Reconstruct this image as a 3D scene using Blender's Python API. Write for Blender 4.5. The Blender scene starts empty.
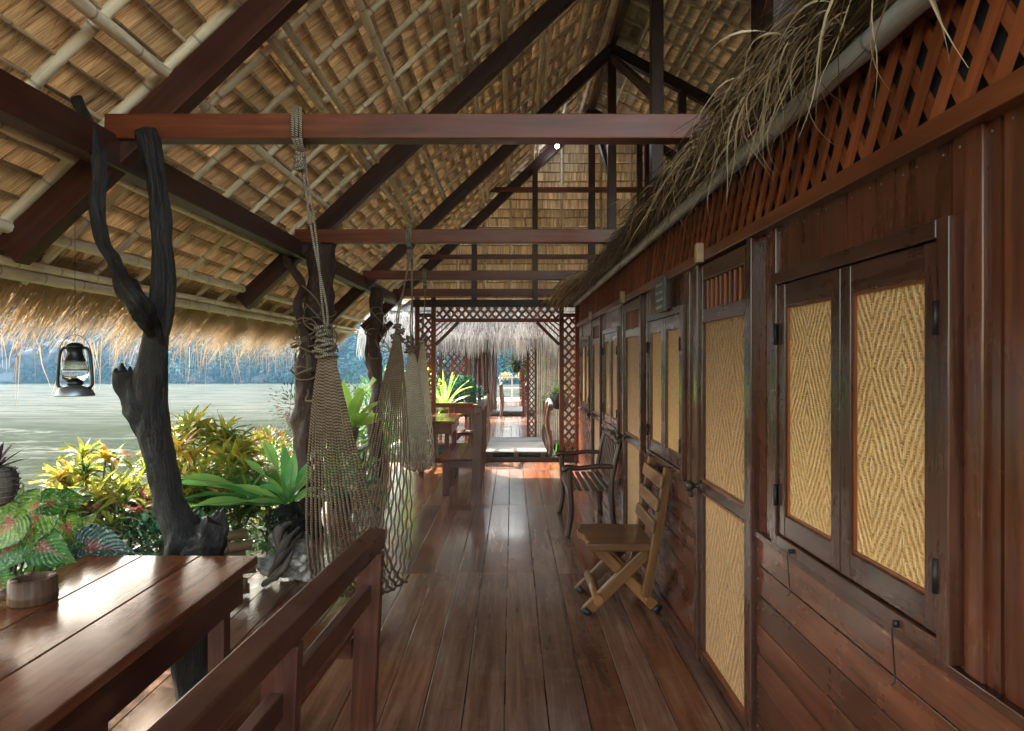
import bpy, math, random
from mathutils import Vector, Matrix, noise
R = math.radians
PI = math.pi
rng = random.Random(7)
scn = bpy.context.scene
C = scn.collection
F = 683.0
EYE = 1.6
def P(px, py, Y):                       # measured point of the photograph at a depth, used only while laying out
    return Vector(((px-512)/F*Y, Y, EYE+(361-py)/F*Y))
V = Vector
def U(a, b): return rng.uniform(a, b)

# ------------------------------------------------------------------ mesh builder
class MB:
    def __init__(s): s.v=[]; s.f=[]; s.uv=[]; s.r=[]; s.sm=[]
    def face(s, idx, uvs, r=0.5, smooth=False):
        s.f.append(tuple(idx)); s.uv.extend(uvs); s.r.append(r); s.sm.append(smooth)
    def beam(s, a, b, w, h, up=(0,0,1), r=None, inset=0):
        """bar from a to b; w across, h along up"""
        a=V(a); b=V(b); d=b-a; L=d.length; d.normalize()
        side=d.cross(V(up))
        if side.length<1e-4: side=d.cross(V((1,0,0)))
        side.normalize(); u2=side.cross(d).normalized()
        r=rng.random() if r is None else r
        uo=U(0,50); vo=U(0,50)
        n=len(s.v)
        for p in (a,b):
            for i,j in ((-1,-1),(1,-1),(1,1),(-1,1)):
                s.v.append(p+side*(i*w/2)+u2*(j*h/2))
        for k,(i,j) in enumerate(((0,1),(1,2),(2,3),(3,0))):
            wd = w if k%2==0 else h
            v0=vo+k*.37
            s.face((n+i,n+4+i,n+4+j,n+j)[::-1],[(uo,v0+wd),(uo+L,v0+wd),(uo+L,v0),(uo,v0)],r)
        s.face((n,n+1,n+2,n+3)[::-1],[(uo,vo),(uo+.02,vo),(uo+.02,vo+h),(uo,vo+h)],r)
        s.face((n+4,n+5,n+6,n+7),[(uo,vo),(uo+.02,vo),(uo+.02,vo+h),(uo,vo+h)],r)
        return s
    def box(s, x0,x1,y0,y1,z0,z1, axis=None, r=None):
        dx,dy,dz=x1-x0,y1-y0,z1-z0
        if axis is None:
            axis='xyz'[[dx,dy,dz].index(max(dx,dy,dz))]
        cx,cy,cz=(x0+x1)/2,(y0+y1)/2,(z0+z1)/2
        if axis=='x': s.beam((x0,cy,cz),(x1,cy,cz),dy,dz,(0,0,1),r)
        elif axis=='y': s.beam((cx,y0,cz),(cx,y1,cz),dx,dz,(0,0,1),r)
        else: s.beam((cx,cy,z0),(cx,cy,z1),dx,dy,(0,1,0),r)
        return s
    def tube(s, pts, rad, n=8, r=None, cap=True, rough=0, seed=0):
        pts=[V(p) for p in pts]; m=len(pts)
        if not hasattr(rad,'__len__'): rad=[rad]*m
        r=rng.random() if r is None else r
        uo=U(0,50); L=uo; base=len(s.v)
        t=(pts[1]-pts[0]).normalized()
        x=t.cross(V((0,0,1)))
        if x.length<.05: x=t.cross(V((1,0,0)))
        x.normalize()
        Ls=[]
        for i,p in enumerate(pts):
            if i: L+=(p-pts[i-1]).length
            Ls.append(L)
            a=pts[max(0,i-1)]; b=pts[min(m-1,i+1)]
            t=(b-a).normalized()
            x=(x-t*x.dot(t)).normalized(); y=t.cross(x)
            for k in range(n):
                an=2*PI*k/n
                rr=rad[i]
                if rough:
                    q=p+(x*math.cos(an)+y*math.sin(an))*rr
                    rr*=1+rough*noise.noise(V((q.x*9+seed,q.y*9,q.z*4)))+rough*.7*noise.noise(V((q.x*34+seed,q.y*34,q.z*7)))
                s.v.append(p+(x*math.cos(an)+y*math.sin(an))*rr)
        for i in range(m-1):
            for k in range(n):
                k2=(k+1)%n
                c=2*PI*max(rad[i],.002)
                s.face((base+i*n+k,base+i*n+k2,base+(i+1)*n+k2,base+(i+1)*n+k),
                       [(Ls[i],k/n*c),(Ls[i],(k+1)/n*c),(Ls[i+1],(k+1)/n*c),(Ls[i+1],k/n*c)],r,True)
        if cap:
            s.face([base+k for k in range(n)][::-1],[(0,0)]*n,r)
            s.face([base+(m-1)*n+k for k in range(n)],[(0,0)]*n,r)
        return s
    def lathe(s, prof, n=20, c=(0,0,0), r=None, smooth=True, sx=1, sy=1):
        """prof: list of (radius,z)"""
        c=V(c); base=len(s.v); r=rng.random() if r is None else r
        for q,z in prof:
            for k in range(n):
                an=2*PI*k/n
                s.v.append(c+V((q*math.cos(an)*sx,q*math.sin(an)*sy,z)))
        for i in range(len(prof)-1):
            for k in range(n):
                k2=(k+1)%n
                s.face((base+i*n+k,base+i*n+k2,base+(i+1)*n+k2,base+(i+1)*n+k),
                       [(prof[i][1],k/n),(prof[i][1],(k+1)/n),(prof[i+1][1],(k+1)/n),(prof[i+1][1],k/n)],r,smooth)
        return s
    def blade(s, p, d, L, w, droop=.5, n=5, r=None, up=None, fold=.0, wave=0, shape='leaf', curl=0, thick=0):
        """leaf strip from p, direction d, bending down"""
        p=V(p); d=V(d).normalized(); r=rng.random() if r is None else r
        side=d.cross(V((0,0,1))) if up is None else d.cross(V(up))
        if side.length<.05: side=V((math.cos(r*9),math.sin(r*9),0))
        side.normalize()
        base=len(s.v); q=p.copy(); dd=d.copy()
        cols=3 if fold else 2
        for i in range(n+1):
            t=i/n
            if shape=='leaf': ww=w*math.sin(PI*min(1,.12+.88*t)**.8)**.8 if t<1 else 0.001
            elif shape=='strap': ww=w*(.35+.65*min(1,t*2.2))*(1 if t<.72 else max(.02,(1-t)/.28)**.6)
            elif shape=='straw': ww=w*(1-.75*t)
            else: ww=w*(1-t)**.6*(min(1,.3+t*3))
            nn=side.cross(dd).normalized()
            wv=nn*(math.sin(t*wave*6.28+r*7)*w*.25) if wave else V((0,0,0))
            if fold:
                s.v.append(q-side*ww/2+nn*ww*fold+wv); s.v.append(q.copy()); s.v.append(q+side*ww/2+nn*ww*fold-wv)
            else:
                s.v.append(q-side*ww/2+wv); s.v.append(q+side*ww/2+wv)
            q=q+dd*(L/n)
            dd=(dd+V((0,0,-1))*(droop/n)+side*(curl/n*math.sin(t*5+r*9))).normalized()
            side=(side-dd*side.dot(dd)).normalized()
        for i in range(n):
            for k in range(cols-1):
                a=base+i*cols+k; b=a+cols
                v0=k/(cols-1); v1=(k+1)/(cols-1)
                s.face((a,a+1,b+1,b),[(i/n,v0),(i/n,v1),((i+1)/n,v1),((i+1)/n,v0)],r,True)
        return s
    def grid(s, fn, nu, nv, r=.5, smooth=True, uvs=None):
        base=len(s.v)
        for i in range(nu+1):
            for j in range(nv+1): s.v.append(V(fn(i/nu,j/nv)))
        su,sv=uvs or (1,1)
        for i in range(nu):
            for j in range(nv):
                a=base+i*(nv+1)+j
                s.face((a,a+nv+1,a+nv+2,a+1),[(i/nu*su,j/nv*sv),((i+1)/nu*su,j/nv*sv),((i+1)/nu*su,(j+1)/nv*sv),(i/nu*su,(j+1)/nv*sv)],r,smooth)
        return s
    def build(s, name, mat, parent=None, world=True, bevel=0, origin=None):
        """vertices given in world space (or in the parent's space when world=False)"""
        off=V((0,0,0))
        if world and parent is not None:
            q=parent
            while q is not None: off+=q.location; q=q.parent
        org=V(origin) if origin is not None else None
        me=bpy.data.meshes.new(name)
        sub=off+(org-off if (org is not None) else V((0,0,0)))
        me.from_pydata([tuple(v-sub) for v in s.v],[],s.f)
        uvl=me.uv_layers.new(name='UVMap')
        flat=[c for p in s.uv for c in p]
        uvl.data.foreach_set('uv',flat)
        at=me.attributes.new('rnd','FLOAT','FACE'); at.data.foreach_set('value',s.r)
        me.polygons.foreach_set('use_smooth',s.sm)
        me.materials.append(mat); me.update()
        o=bpy.data.objects.new(name,me); C.objects.link(o)
        if parent is not None: o.parent=parent
        if org is not None: o.location=org-off
        if bevel:
            m=o.modifiers.new('bevel','BEVEL'); m.width=bevel; m.segments=2; m.limit_method='ANGLE'; m.angle_limit=R(50)
            m.harden_normals=False
        return o
def tag(o,label=None,cat=None,group=None,kind=None):
    if label: o['label']=label
    if cat: o['category']=cat
    if group: o['group']=group
    if kind: o['kind']=kind
    return o
def thing(name,loc,label,cat,group=None,rz=0):
    o=bpy.data.objects.new(name,None); C.objects.link(o); o.location=loc; o.rotation_euler=(0,0,rz)
    o.empty_display_size=.1
    return tag(o,label,cat,group,'thing')
def copy_tree(o,parent=None,loc=None,label=None):
    c=o.copy(); C.objects.link(c); c.parent=parent
    if loc is not None: c.location=loc
    if label: c['label']=label
    for ch in [x for x in bpy.data.objects if x.parent==o]:
        copy_tree(ch,c)
    return c

# ------------------------------------------------------------------ materials
def newmat(name):
    m=bpy.data.materials.new(name); m.use_nodes=True
    nt=m.node_tree; b=nt.nodes['Principled BSDF']; return m,nt,b
def N(nt,t,**k):
    n=nt.nodes.new(t)
    for a,v in k.items():
        if a.startswith('i_'):
            key=a[2:]; key=int(key) if key.isdigit() else key
            n.inputs[key].default_value=v
        else: setattr(n,a,v)
    return n
def L(nt,a,b): nt.links.new(a,b)
def ramp(nt,fac,stops):
    n=nt.nodes.new('ShaderNodeValToRGB'); e=n.color_ramp.elements
    while len(e)<len(stops): e.new(.5)
    for i,(p,c) in enumerate(stops):
        e[i].position=p; e[i].color=(*c,1) if len(c)==3 else c
    L(nt,fac,n.inputs[0]); return n.outputs[0]
def math_(nt,op,a,b=None,c=None):
    n=nt.nodes.new('ShaderNodeMath'); n.operation=op
    for i,x in enumerate((a,b,c)):
        if x is None: continue
        if isinstance(x,(int,float)): n.inputs[i].default_value=x
        else: L(nt,x,n.inputs[i])
    return n.outputs[0]
def mixc(nt,fac,a,b,mode='MIX'):
    n=nt.nodes.new('ShaderNodeMix'); n.data_type='RGBA'; n.blend_type=mode
    for i,x in ((0,fac),(6,a),(7,b)):
        if isinstance(x,(int,float)): n.inputs[i].default_value=x
        elif isinstance(x,tuple): n.inputs[i].default_value=(*x,1) if len(x)==3 else x
        else: L(nt,x,n.inputs[i])
    return n.outputs[2]
def uvvec(nt,su,sv,extra=True):
    uv=N(nt,'ShaderNodeUVMap'); uv.uv_map='UVMap'
    at=N(nt,'ShaderNodeAttribute',attribute_name='rnd')
    sp=N(nt,'ShaderNodeSeparateXYZ'); L(nt,uv.outputs[0],sp.inputs[0])
    cb=N(nt,'ShaderNodeCombineXYZ')
    L(nt,math_(nt,'MULTIPLY',sp.outputs[0],su),cb.inputs[0]); L(nt,math_(nt,'MULTIPLY',sp.outputs[1],sv),cb.inputs[1])
    L(nt,math_(nt,'MULTIPLY',at.outputs['Fac'],37.0),cb.inputs[2])
    return cb.outputs[0],at.outputs['Fac'],sp
def noise_(nt,vec,scale=1,detail=4,rough=.55,dist=0):
    n=N(nt,'ShaderNodeTexNoise'); n.inputs['Scale'].default_value=scale; n.inputs['Detail'].default_value=detail
    n.inputs['Roughness'].default_value=rough; n.inputs['Distortion'].default_value=dist
    L(nt,vec,n.inputs['Vector']); return n.outputs[0]
def bump_(nt,h,b,strength=.3,dist=.01,normal=None):
    n=N(nt,'ShaderNodeBump'); n.inputs['Strength'].default_value=strength; n.inputs['Distance'].default_value=dist
    L(nt,h,n.inputs['Height'])
    if normal is not None: L(nt,normal,n.inputs['Normal'])
    L(nt,n.outputs[0],b.inputs['Normal']); return n.outputs[0]
def wood(name,cols,rough=.35,coat=0.,grain=28,bump=.15,var=.5,dirt=.3,rr=.2,wear=None,spec=.3):
    """cols: dark, mid, light"""
    m,nt,b=newmat(name)
    vec,rnd,sp=uvvec(nt,1.6,grain)
    g=noise_(nt,vec,1,6,.62,.4)
    vec2,_,_=uvvec(nt,.9,5)
    g2=noise_(nt,vec2,1,3,.5,.6)
    tc=N(nt,'ShaderNodeTexCoord')
    g3=noise_(nt,tc.outputs['Object'],1.7,5,.6)
    f=math_(nt,'ADD',math_(nt,'MULTIPLY',g,.55),math_(nt,'MULTIPLY',g2,.45))
    col=ramp(nt,f,[(.33,cols[0]),(.5,cols[1]),(.66,cols[2])])
    # plank to plank variation
    k=math_(nt,'ADD',math_(nt,'MULTIPLY',rnd,var),1-var/2)
    cb=N(nt,'ShaderNodeCombineXYZ')
    for i in range(3): L(nt,k,cb.inputs[i])
    col=mixc(nt,1.0,col,cb.outputs[0],'MULTIPLY')
    d=ramp(nt,g3,[(.35,(1-dirt,)*3),(.62,(1,1,1))])
    col=mixc(nt,1.0,col,d,'MULTIPLY')
    if wear:
        wv=ramp(nt,noise_(nt,tc.outputs['Object'],4,6,.6),[(.5,(0,0,0)),(.85,(.7,.7,.7))])
        col=mixc(nt,wv,col,wear)
    L(nt,col,b.inputs['Base Color'])
    ro=math_(nt,'ADD',math_(nt,'MULTIPLY',g3,rr*2),rough-rr)
    ro=math_(nt,'ADD',ro,math_(nt,'MULTIPLY',g,.12))
    L(nt,ro,b.inputs['Roughness'])
    b.inputs['Specular IOR Level'].default_value=spec; b.inputs['Coat Weight'].default_value=coat; b.inputs['Coat Roughness'].default_value=.12
    bump_(nt,g,b,bump,.004)
    return m
M={}
M['beam']=wood('dark varnished timber',[(.018,.005,.003),(.045,.012,.006),(.08,.024,.012)],.36,.0,26,.12,.4,.3)
M['tie']=wood('reddish varnished timber',[(.06,.012,.004),(.13,.028,.009),(.2,.05,.017)],.36,.0,26,.12,.4,.3)
M['wall']=wood('varnished wall boards',[(.04,.011,.005),(.105,.029,.012),(.19,.062,.027)],.22,.3,22,.15,.5,.35,wear=(.085,.045,.028))
M['frame']=wood('window frame timber',[(.03,.01,.006),(.07,.024,.013),(.125,.048,.028)],.22,.3,30,.15,.35,.35)
M['rail']=wood('orange brown varnished rail',[(.12,.029,.009),(.22,.058,.018),(.34,.105,.034)],.3,.25,26,.15,.4,.3)
M['lattice']=wood('lattice slats',[(.14,.032,.01),(.26,.066,.02),(.38,.11,.036)],.38,.1,26,.12,.6,.3)
M['table']=wood('glossy table timber',[(.07,.02,.009),(.15,.045,.018),(.24,.08,.033)],.12,.0,24,.05,.3,.25,rr=.06,spec=.2,wear=(.2,.11,.065))
M['redwood']=wood('dark red bench timber',[(.045,.012,.008),(.1,.03,.017),(.17,.058,.033)],.28,.15,26,.15,.35,.3,wear=(.17,.075,.045))
M['darkbrown']=wood('dark brown bench timber',[(.025,.01,.006),(.065,.027,.016),(.12,.055,.033)],.3,.1,26,.15,.35,.3)
M['chairwood']=wood('golden brown carved timber',[(.055,.018,.005),(.16,.062,.016),(.3,.13,.038)],.36,.15,20,.2,.4,.35)
M['grey']=wood('weathered grey boards',[(.22,.2,.18),(.36,.34,.32),(.5,.48,.45)],.6,0,26,.3,.4,.3)
M['greydark']=wood('grey brown post',[(.06,.045,.035),(.13,.1,.08),(.22,.18,.15)],.6,0,26,.3,.4,.3)
M['reddrift']=wood('reddish driftwood',[(.09,.04,.025),(.2,.1,.065),(.36,.22,.15)],.5,0,14,.5,.5,.3)
M['shell']=wood('coconut shell',[(.05,.04,.034),(.11,.095,.08),(.17,.15,.13)],.5,0,60,.4,.3,.2)
# floor: planks with mixed browns and greys
def floor_mat():
    m,nt,b=newmat('worn glossy deck boards')
    vec,rnd,sp=uvvec(nt,1.2,24)
    g=noise_(nt,vec,1,7,.65,.5)
    vec2,_,_=uvvec(nt,.7,4); g2=noise_(nt,vec2,1,4,.6,.8)
    tc=N(nt,'ShaderNodeTexCoord')
    g3=noise_(nt,tc.outputs['Object'],1.3,6,.62)
    g4=noise_(nt,tc.outputs['Object'],9,8,.75)
    f=math_(nt,'ADD',math_(nt,'MULTIPLY',g,.5),math_(nt,'MULTIPLY',g2,.5))
    a=ramp(nt,f,[(.32,(.07,.02,.008)),(.5,(.23,.075,.028)),(.68,(.4,.165,.075))])
    c=ramp(nt,f,[(.32,(.08,.038,.024)),(.5,(.2,.105,.068)),(.68,(.36,.23,.165))])
    sel=ramp(nt,math_(nt,'ADD',math_(nt,'MULTIPLY',rnd,.62),math_(nt,'MULTIPLY',g3,.5)),[(.38,(0,0,0)),(.68,(.95,.95,.95))])
    col=mixc(nt,sel,a,c)
    k=ramp(nt,math_(nt,'FRACT',math_(nt,'MULTIPLY',rnd,7.3)),[(0,(.62,.6,.6)),(1,(1.0,1.0,1.0))])
    col=mixc(nt,1.0,col,k,'MULTIPLY')
    col=mixc(nt,ramp(nt,g4,[(.52,(0,0,0)),(.8,(.3,.3,.3))]),col,(.3,.23,.18))
    col=mixc(nt,ramp(nt,g4,[(.25,(.6,.6,.6)),(.4,(0,0,0))]),col,(.03,.015,.01))
    L(nt,col,b.inputs['Base Color'])
    L(nt,math_(nt,'ADD',math_(nt,'ADD',math_(nt,'MULTIPLY',g3,.34),math_(nt,'MULTIPLY',g4,.1)),-.03),b.inputs['Roughness'])
    b.inputs['Specular IOR Level'].default_value=.6
    h=math_(nt,'ADD',math_(nt,'MULTIPLY',g,1.0),math_(nt,'MULTIPLY',g4,.6))
    bump_(nt,h,b,.16,.004)
    return m
M['floor']=floor_mat()
def thatch_mat(name,cols,su=260,sv=3.2,bump=.9,transl=0):
    m,nt,b=newmat(name)
    vec,rnd,sp=uvvec(nt,su*.5,sv)
    g=noise_(nt,vec,1,5,.7,.15)
    vec2,_,_=uvvec(nt,22,1.2); g2=noise_(nt,vec2,1,3,.6,.3)
    tc=N(nt,'ShaderNodeTexCoord'); g3=noise_(nt,tc.outputs['Object'],2.2,3,.5)
    f=math_(nt,'ADD',math_(nt,'MULTIPLY',g,.6),math_(nt,'MULTIPLY',g2,.4))
    col=ramp(nt,f,[(.36,cols[0]),(.47,cols[1]),(.6,cols[2])])
    k=ramp(nt,rnd,[(0,(.62,.6,.58)),(.5,(.9,.86,.78)),(1,(1.0,1.0,.94))])
    col=mixc(nt,1.0,col,k,'MULTIPLY')
    col=mixc(nt,ramp(nt,g3,[(.5,(0,0,0)),(.72,(.5,.5,.5))]),col,tuple(x*.75 for x in (cols[1][0],cols[1][1]*1.12,cols[1][2])))
    L(nt,col,b.inputs['Base Color']); b.inputs['Roughness'].default_value=.7
    b.inputs['Specular IOR Level'].default_value=.25
    bump_(nt,f,b,bump,.012)
    if transl:
        t=N(nt,'ShaderNodeBsdfTranslucent'); L(nt,col,t.inputs[0])
        mx=N(nt,'ShaderNodeMixShader'); mx.inputs[0].default_value=transl
        L(nt,b.outputs[0],mx.inputs[1]); L(nt,t.outputs[0],mx.inputs[2])
        L(nt,mx.outputs[0],[n for n in nt.nodes if n.type=='OUTPUT_MATERIAL'][0].inputs[0])
    return m
M['thatch']=thatch_mat('grass thatch',[(.035,.021,.012),(.43,.335,.235),(.78,.67,.52)],transl=.24)
def simple(name,c,rough=.5,metal=0,c2=None,scale=8,bump=0,spec=.5):
    m,nt,b=newmat(name)
    b.inputs['Roughness'].default_value=rough; b.inputs['Metallic'].default_value=metal
    b.inputs['Specular IOR Level'].default_value=spec
    tc=N(nt,'ShaderNodeTexCoord'); g=noise_(nt,tc.outputs['Object'],scale,6,.6)
    c2=c2 or tuple(x*.6 for x in c)
    L(nt,ramp(nt,g,[(.35,c2),(.62,c)]),b.inputs['Base Color'])
    if bump: bump_(nt,g,b,bump,.02)
    return m
def rope_mat(name,c1,c2,freq=95):
    m,nt,b=newmat(name)
    vec,rnd,sp=uvvec(nt,1,1,)
    w=math_(nt,'SINE',math_(nt,'ADD',math_(nt,'MULTIPLY',sp.outputs[0],freq*6.28),math_(nt,'MULTIPLY',sp.outputs[1],160)))
    w=math_(nt,'ADD',math_(nt,'MULTIPLY',w,.5),.5)
    tc=N(nt,'ShaderNodeTexCoord'); g=noise_(nt,tc.outputs['Object'],14,4,.6)
    col=ramp(nt,math_(nt,'ADD',math_(nt,'MULTIPLY',w,.55),math_(nt,'MULTIPLY',g,.5)),[(.3,c1),(.75,c2)])
    L(nt,col,b.inputs['Base Color']); b.inputs['Roughness'].default_value=.8
    bump_(nt,w,b,.9,.004); return m
M['rope']=rope_mat('weathered rope',(.09,.065,.04),(.36,.29,.21))
M['rope_brown']=rope_mat('brown hammock cord',(.05,.027,.015),(.27,.18,.11),60)
M['rope_pale']=rope_mat('pale hammock cord',(.25,.2,.14),(.66,.58,.46),60)
def bamboo_mat(name,c):
    m,nt,b=newmat(name)
    vec,rnd,sp=uvvec(nt,3,40)
    g=noise_(nt,vec,1,5,.6,.3)
    tc=N(nt,'ShaderNodeTexCoord'); g2=noise_(nt,tc.outputs['Object'],3,4,.6)
    f=math_(nt,'ADD',math_(nt,'MULTIPLY',g,.5),math_(nt,'MULTIPLY',g2,.5))
    col=ramp(nt,f,[(.35,tuple(x*.55 for x in c)),(.5,c),(.66,tuple(min(.8,x*1.3) for x in c))])
    # darker ring at each joint
    fr=math_(nt,'FRACT',math_(nt,'MULTIPLY',sp.outputs[0],1/.34))
    ring=ramp(nt,fr,[(0,(1,1,1)),(.03,(0,0,0)),(.97,(0,0,0)),(1,(1,1,1))])
    col=mixc(nt,ring,col,tuple(x*.35 for x in c))
    k=ramp(nt,rnd,[(0,(.75,.72,.68)),(1,(1,1,1))])
    col=mixc(nt,1.0,col,k,'MULTIPLY')
    L(nt,col,b.inputs['Base Color']); b.inputs['Roughness'].default_value=.42
    bump_(nt,g,b,.15,.003); return m
M['bamboo']=bamboo_mat('dry bamboo',(.78,.65,.49))
M['bamboo_old']=bamboo_mat('aged bamboo',(.34,.23,.13))
M['bamboo_mid']=bamboo_mat('split bamboo',(.56,.43,.3))
M['polegrey']=bamboo_mat('grey bamboo pole',(.42,.4,.38))
def leafmat(name,stops,transl=.35,rough=.38,vein=None,spots=None):
    m,nt,b=newmat(name)
    uv=N(nt,'ShaderNodeUVMap'); uv.uv_map='UVMap'; sp=N(nt,'ShaderNodeSeparateXYZ'); L(nt,uv.outputs[0],sp.inputs[0])
    at=N(nt,'ShaderNodeAttribute',attribute_name='rnd')
    tc=N(nt,'ShaderNodeTexCoord'); g=noise_(nt,tc.outputs['Object'],12,3,.6)
    f=math_(nt,'ADD',math_(nt,'MULTIPLY',at.outputs['Fac'],.8),math_(nt,'MULTIPLY',g,.35))
    col=ramp(nt,f,stops)
    av=math_(nt,'ABSOLUTE',math_(nt,'SUBTRACT',sp.outputs[1],.5))
    if vein: # pale/red midrib
        col=mixc(nt,ramp(nt,av,[(vein[1]*.5,(1,1,1)),(vein[1],(0,0,0))]),col,vein[0])
    if spots:
        g5=noise_(nt,tc.outputs['Object'],55,2,.5)
        col=mixc(nt,ramp(nt,g5,[(.6,(0,0,0)),(.66,(.85,.85,.85))]),col,spots)
    L(nt,col,b.inputs['Base Color']); b.inputs['Roughness'].default_value=rough
    t=N(nt,'ShaderNodeBsdfTranslucent'); L(nt,col,t.inputs[0])
    mx=N(nt,'ShaderNodeMixShader'); mx.inputs[0].default_value=transl
    L(nt,b.outputs[0],mx.inputs[1]); L(nt,t.outputs[0],mx.inputs[2])
    out=[n for n in nt.nodes if n.type=='OUTPUT_MATERIAL'][0]
    L(nt,mx.outputs[0],out.inputs[0])
    return m
M['straw']=leafmat('loose dry straw',[(.1,(.3,.19,.09)),(.5,(.5,.34,.17)),(.9,(.66,.5,.3))],.4,.7)
M['eavestraw']=leafmat('golden eave straw',[(.1,(.17,.1,.042)),(.5,(.36,.24,.115)),(.95,(.58,.45,.28))],.3,.7)
M['greystraw']=leafmat('bleached grey straw',[(.1,(.16,.14,.125)),(.5,(.36,.33,.31)),(.95,(.6,.57,.54))],.3,.8)
M['palm']=leafmat('dry palm leaf',[(.1,(.035,.02,.009)),(.5,(.17,.105,.048)),(.95,(.56,.42,.26))],.25,.5)
M['croton']=leafmat('croton leaves',[(.1,(.03,.09,.03)),(.3,(.09,.2,.035)),(.5,(.24,.3,.04)),(.7,(.5,.42,.05)),(.88,(.5,.19,.03)),(1,(.28,.05,.05))],.35,.35,((.5,.4,.08),.09))
M['croton_red']=leafmat('red croton leaves',[(.1,(.03,.09,.035)),(.4,(.12,.2,.06)),(.7,(.4,.13,.12)),(1,(.5,.22,.2))],.3,.35,((.5,.3,.12),.1))
M['green']=leafmat('fresh green leaves',[(.1,(.03,.1,.025)),(.5,(.08,.22,.05)),(.95,(.17,.34,.06))],.35,.4,((.2,.34,.1),.06))
M['bluegreen']=leafmat('cool green leaves',[(.1,(.02,.075,.045)),(.5,(.05,.16,.09)),(.95,(.12,.27,.14))],.25,.4)
M['fern']=leafmat('bird nest fern fronds',[(.1,(.09,.34,.11)),(.5,(.18,.5,.13)),(.95,(.38,.62,.15))],.5,.3,((.22,.3,.1),.05))
M['lime']=leafmat('lime green broad leaves',[(.1,(.2,.42,.06)),(.5,(.36,.58,.1)),(.95,(.55,.7,.18))],.45,.35,((.5,.6,.25),.05))
M['calad']=leafmat('red veined caladium leaves',[(.1,(.03,.12,.03)),(.45,(.1,.26,.04)),(.75,(.3,.42,.07)),(1,(.36,.3,.1))],.5,.28,((.45,.1,.1),.045),(.4,.5,.3))
def calad_mat(name,edge,mid,pale,red,transl):
    m,nt,b=newmat(name)
    uv=N(nt,'ShaderNodeUVMap'); uv.uv_map='UVMap'; sp=N(nt,'ShaderNodeSeparateXYZ'); L(nt,uv.outputs[0],sp.inputs[0])
    at=N(nt,'ShaderNodeAttribute',attribute_name='rnd')
    tc=N(nt,'ShaderNodeTexCoord'); g=noise_(nt,tc.outputs['Object'],38,4,.6); g2=noise_(nt,tc.outputs['Object'],9,3,.6); g5=noise_(nt,tc.outputs['Object'],95,2,.5)
    av=math_(nt,'ABSOLUTE',math_(nt,'SUBTRACT',sp.outputs[1],.5)); u=sp.outputs[0]
    col=mixc(nt,ramp(nt,math_(nt,'ADD',math_(nt,'MULTIPLY',g2,.6),math_(nt,'MULTIPLY',at.outputs['Fac'],.45)),[(.35,(0,0,0)),(.7,(1,1,1))]),mid,pale)
    col=mixc(nt,ramp(nt,g,[(.45,(0,0,0)),(.62,(.75,.75,.75))]),col,edge)
    # side veins sweep from midrib to margin
    w=math_(nt,'SINE',math_(nt,'MULTIPLY',math_(nt,'SUBTRACT',u,math_(nt,'MULTIPLY',av,.9)),48))
    col=mixc(nt,ramp(nt,w,[(.86,(0,0,0)),(.98,(.6,.6,.6))]),col,edge)
    col=mixc(nt,ramp(nt,av,[(.43,(0,0,0)),(.49,(.9,.9,.9))]),col,edge)
    dist=math_(nt,'SQRT',math_(nt,'ADD',math_(nt,'POWER',math_(nt,'MULTIPLY',u,.55),2),math_(nt,'POWER',math_(nt,'MULTIPLY',av,1.0),2)))
    dist=math_(nt,'ADD',dist,math_(nt,'MULTIPLY',g,.12))
    col=mixc(nt,ramp(nt,dist,[(.1,(.85,.85,.85)),(.27,(0,0,0))]),col,red)
    col=mixc(nt,ramp(nt,av,[(.012,(.9,.9,.9)),(.03,(0,0,0))]),col,red)
    col=mixc(nt,ramp(nt,g5,[(.6,(0,0,0)),(.66,(.7,.7,.7))]),col,(.5,.55,.4))
    L(nt,col,b.inputs['Base Color']); b.inputs['Roughness'].default_value=.3
    bump_(nt,w,b,.35,.003)
    t=N(nt,'ShaderNodeBsdfTranslucent'); L(nt,col,t.inputs[0]); mx=N(nt,'ShaderNodeMixShader'); mx.inputs[0].default_value=transl
    L(nt,b.outputs[0],mx.inputs[1]); L(nt,t.outputs[0],mx.inputs[2]); L(nt,mx.outputs[0],[n for n in nt.nodes if n.type=='OUTPUT_MATERIAL'][0].inputs[0]); return m
M['calad']=calad_mat('red veined caladium leaves',(.015,.07,.02),(.06,.2,.03),(.22,.36,.06),(.42,.09,.09),.5)
M['darkcalad']=calad_mat('dark caladium leaves',(.01,.03,.025),(.02,.06,.04),(.05,.11,.07),(.28,.05,.05),.15)
M['unused_leaf']=leafmat('dark caladium leaf',[(.1,(.015,.05,.03)),(.9,(.03,.09,.045))],.1,.25,((.35,.06,.06),.12),(.3,.4,.3))
M['flower']=leafmat('pink flower petals',[(.1,(.5,.12,.16)),(.9,(.7,.32,.34))],.4,.5)
M['yellowflower']=leafmat('yellow flowers',[(.1,(.3,.26,.1)),(.9,(.4,.36,.16))],.3,.5)
M['purple']=leafmat('dark purple succulent',[(.1,(.05,.025,.035)),(.9,(.14,.08,.09))],.1,.4)
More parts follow.
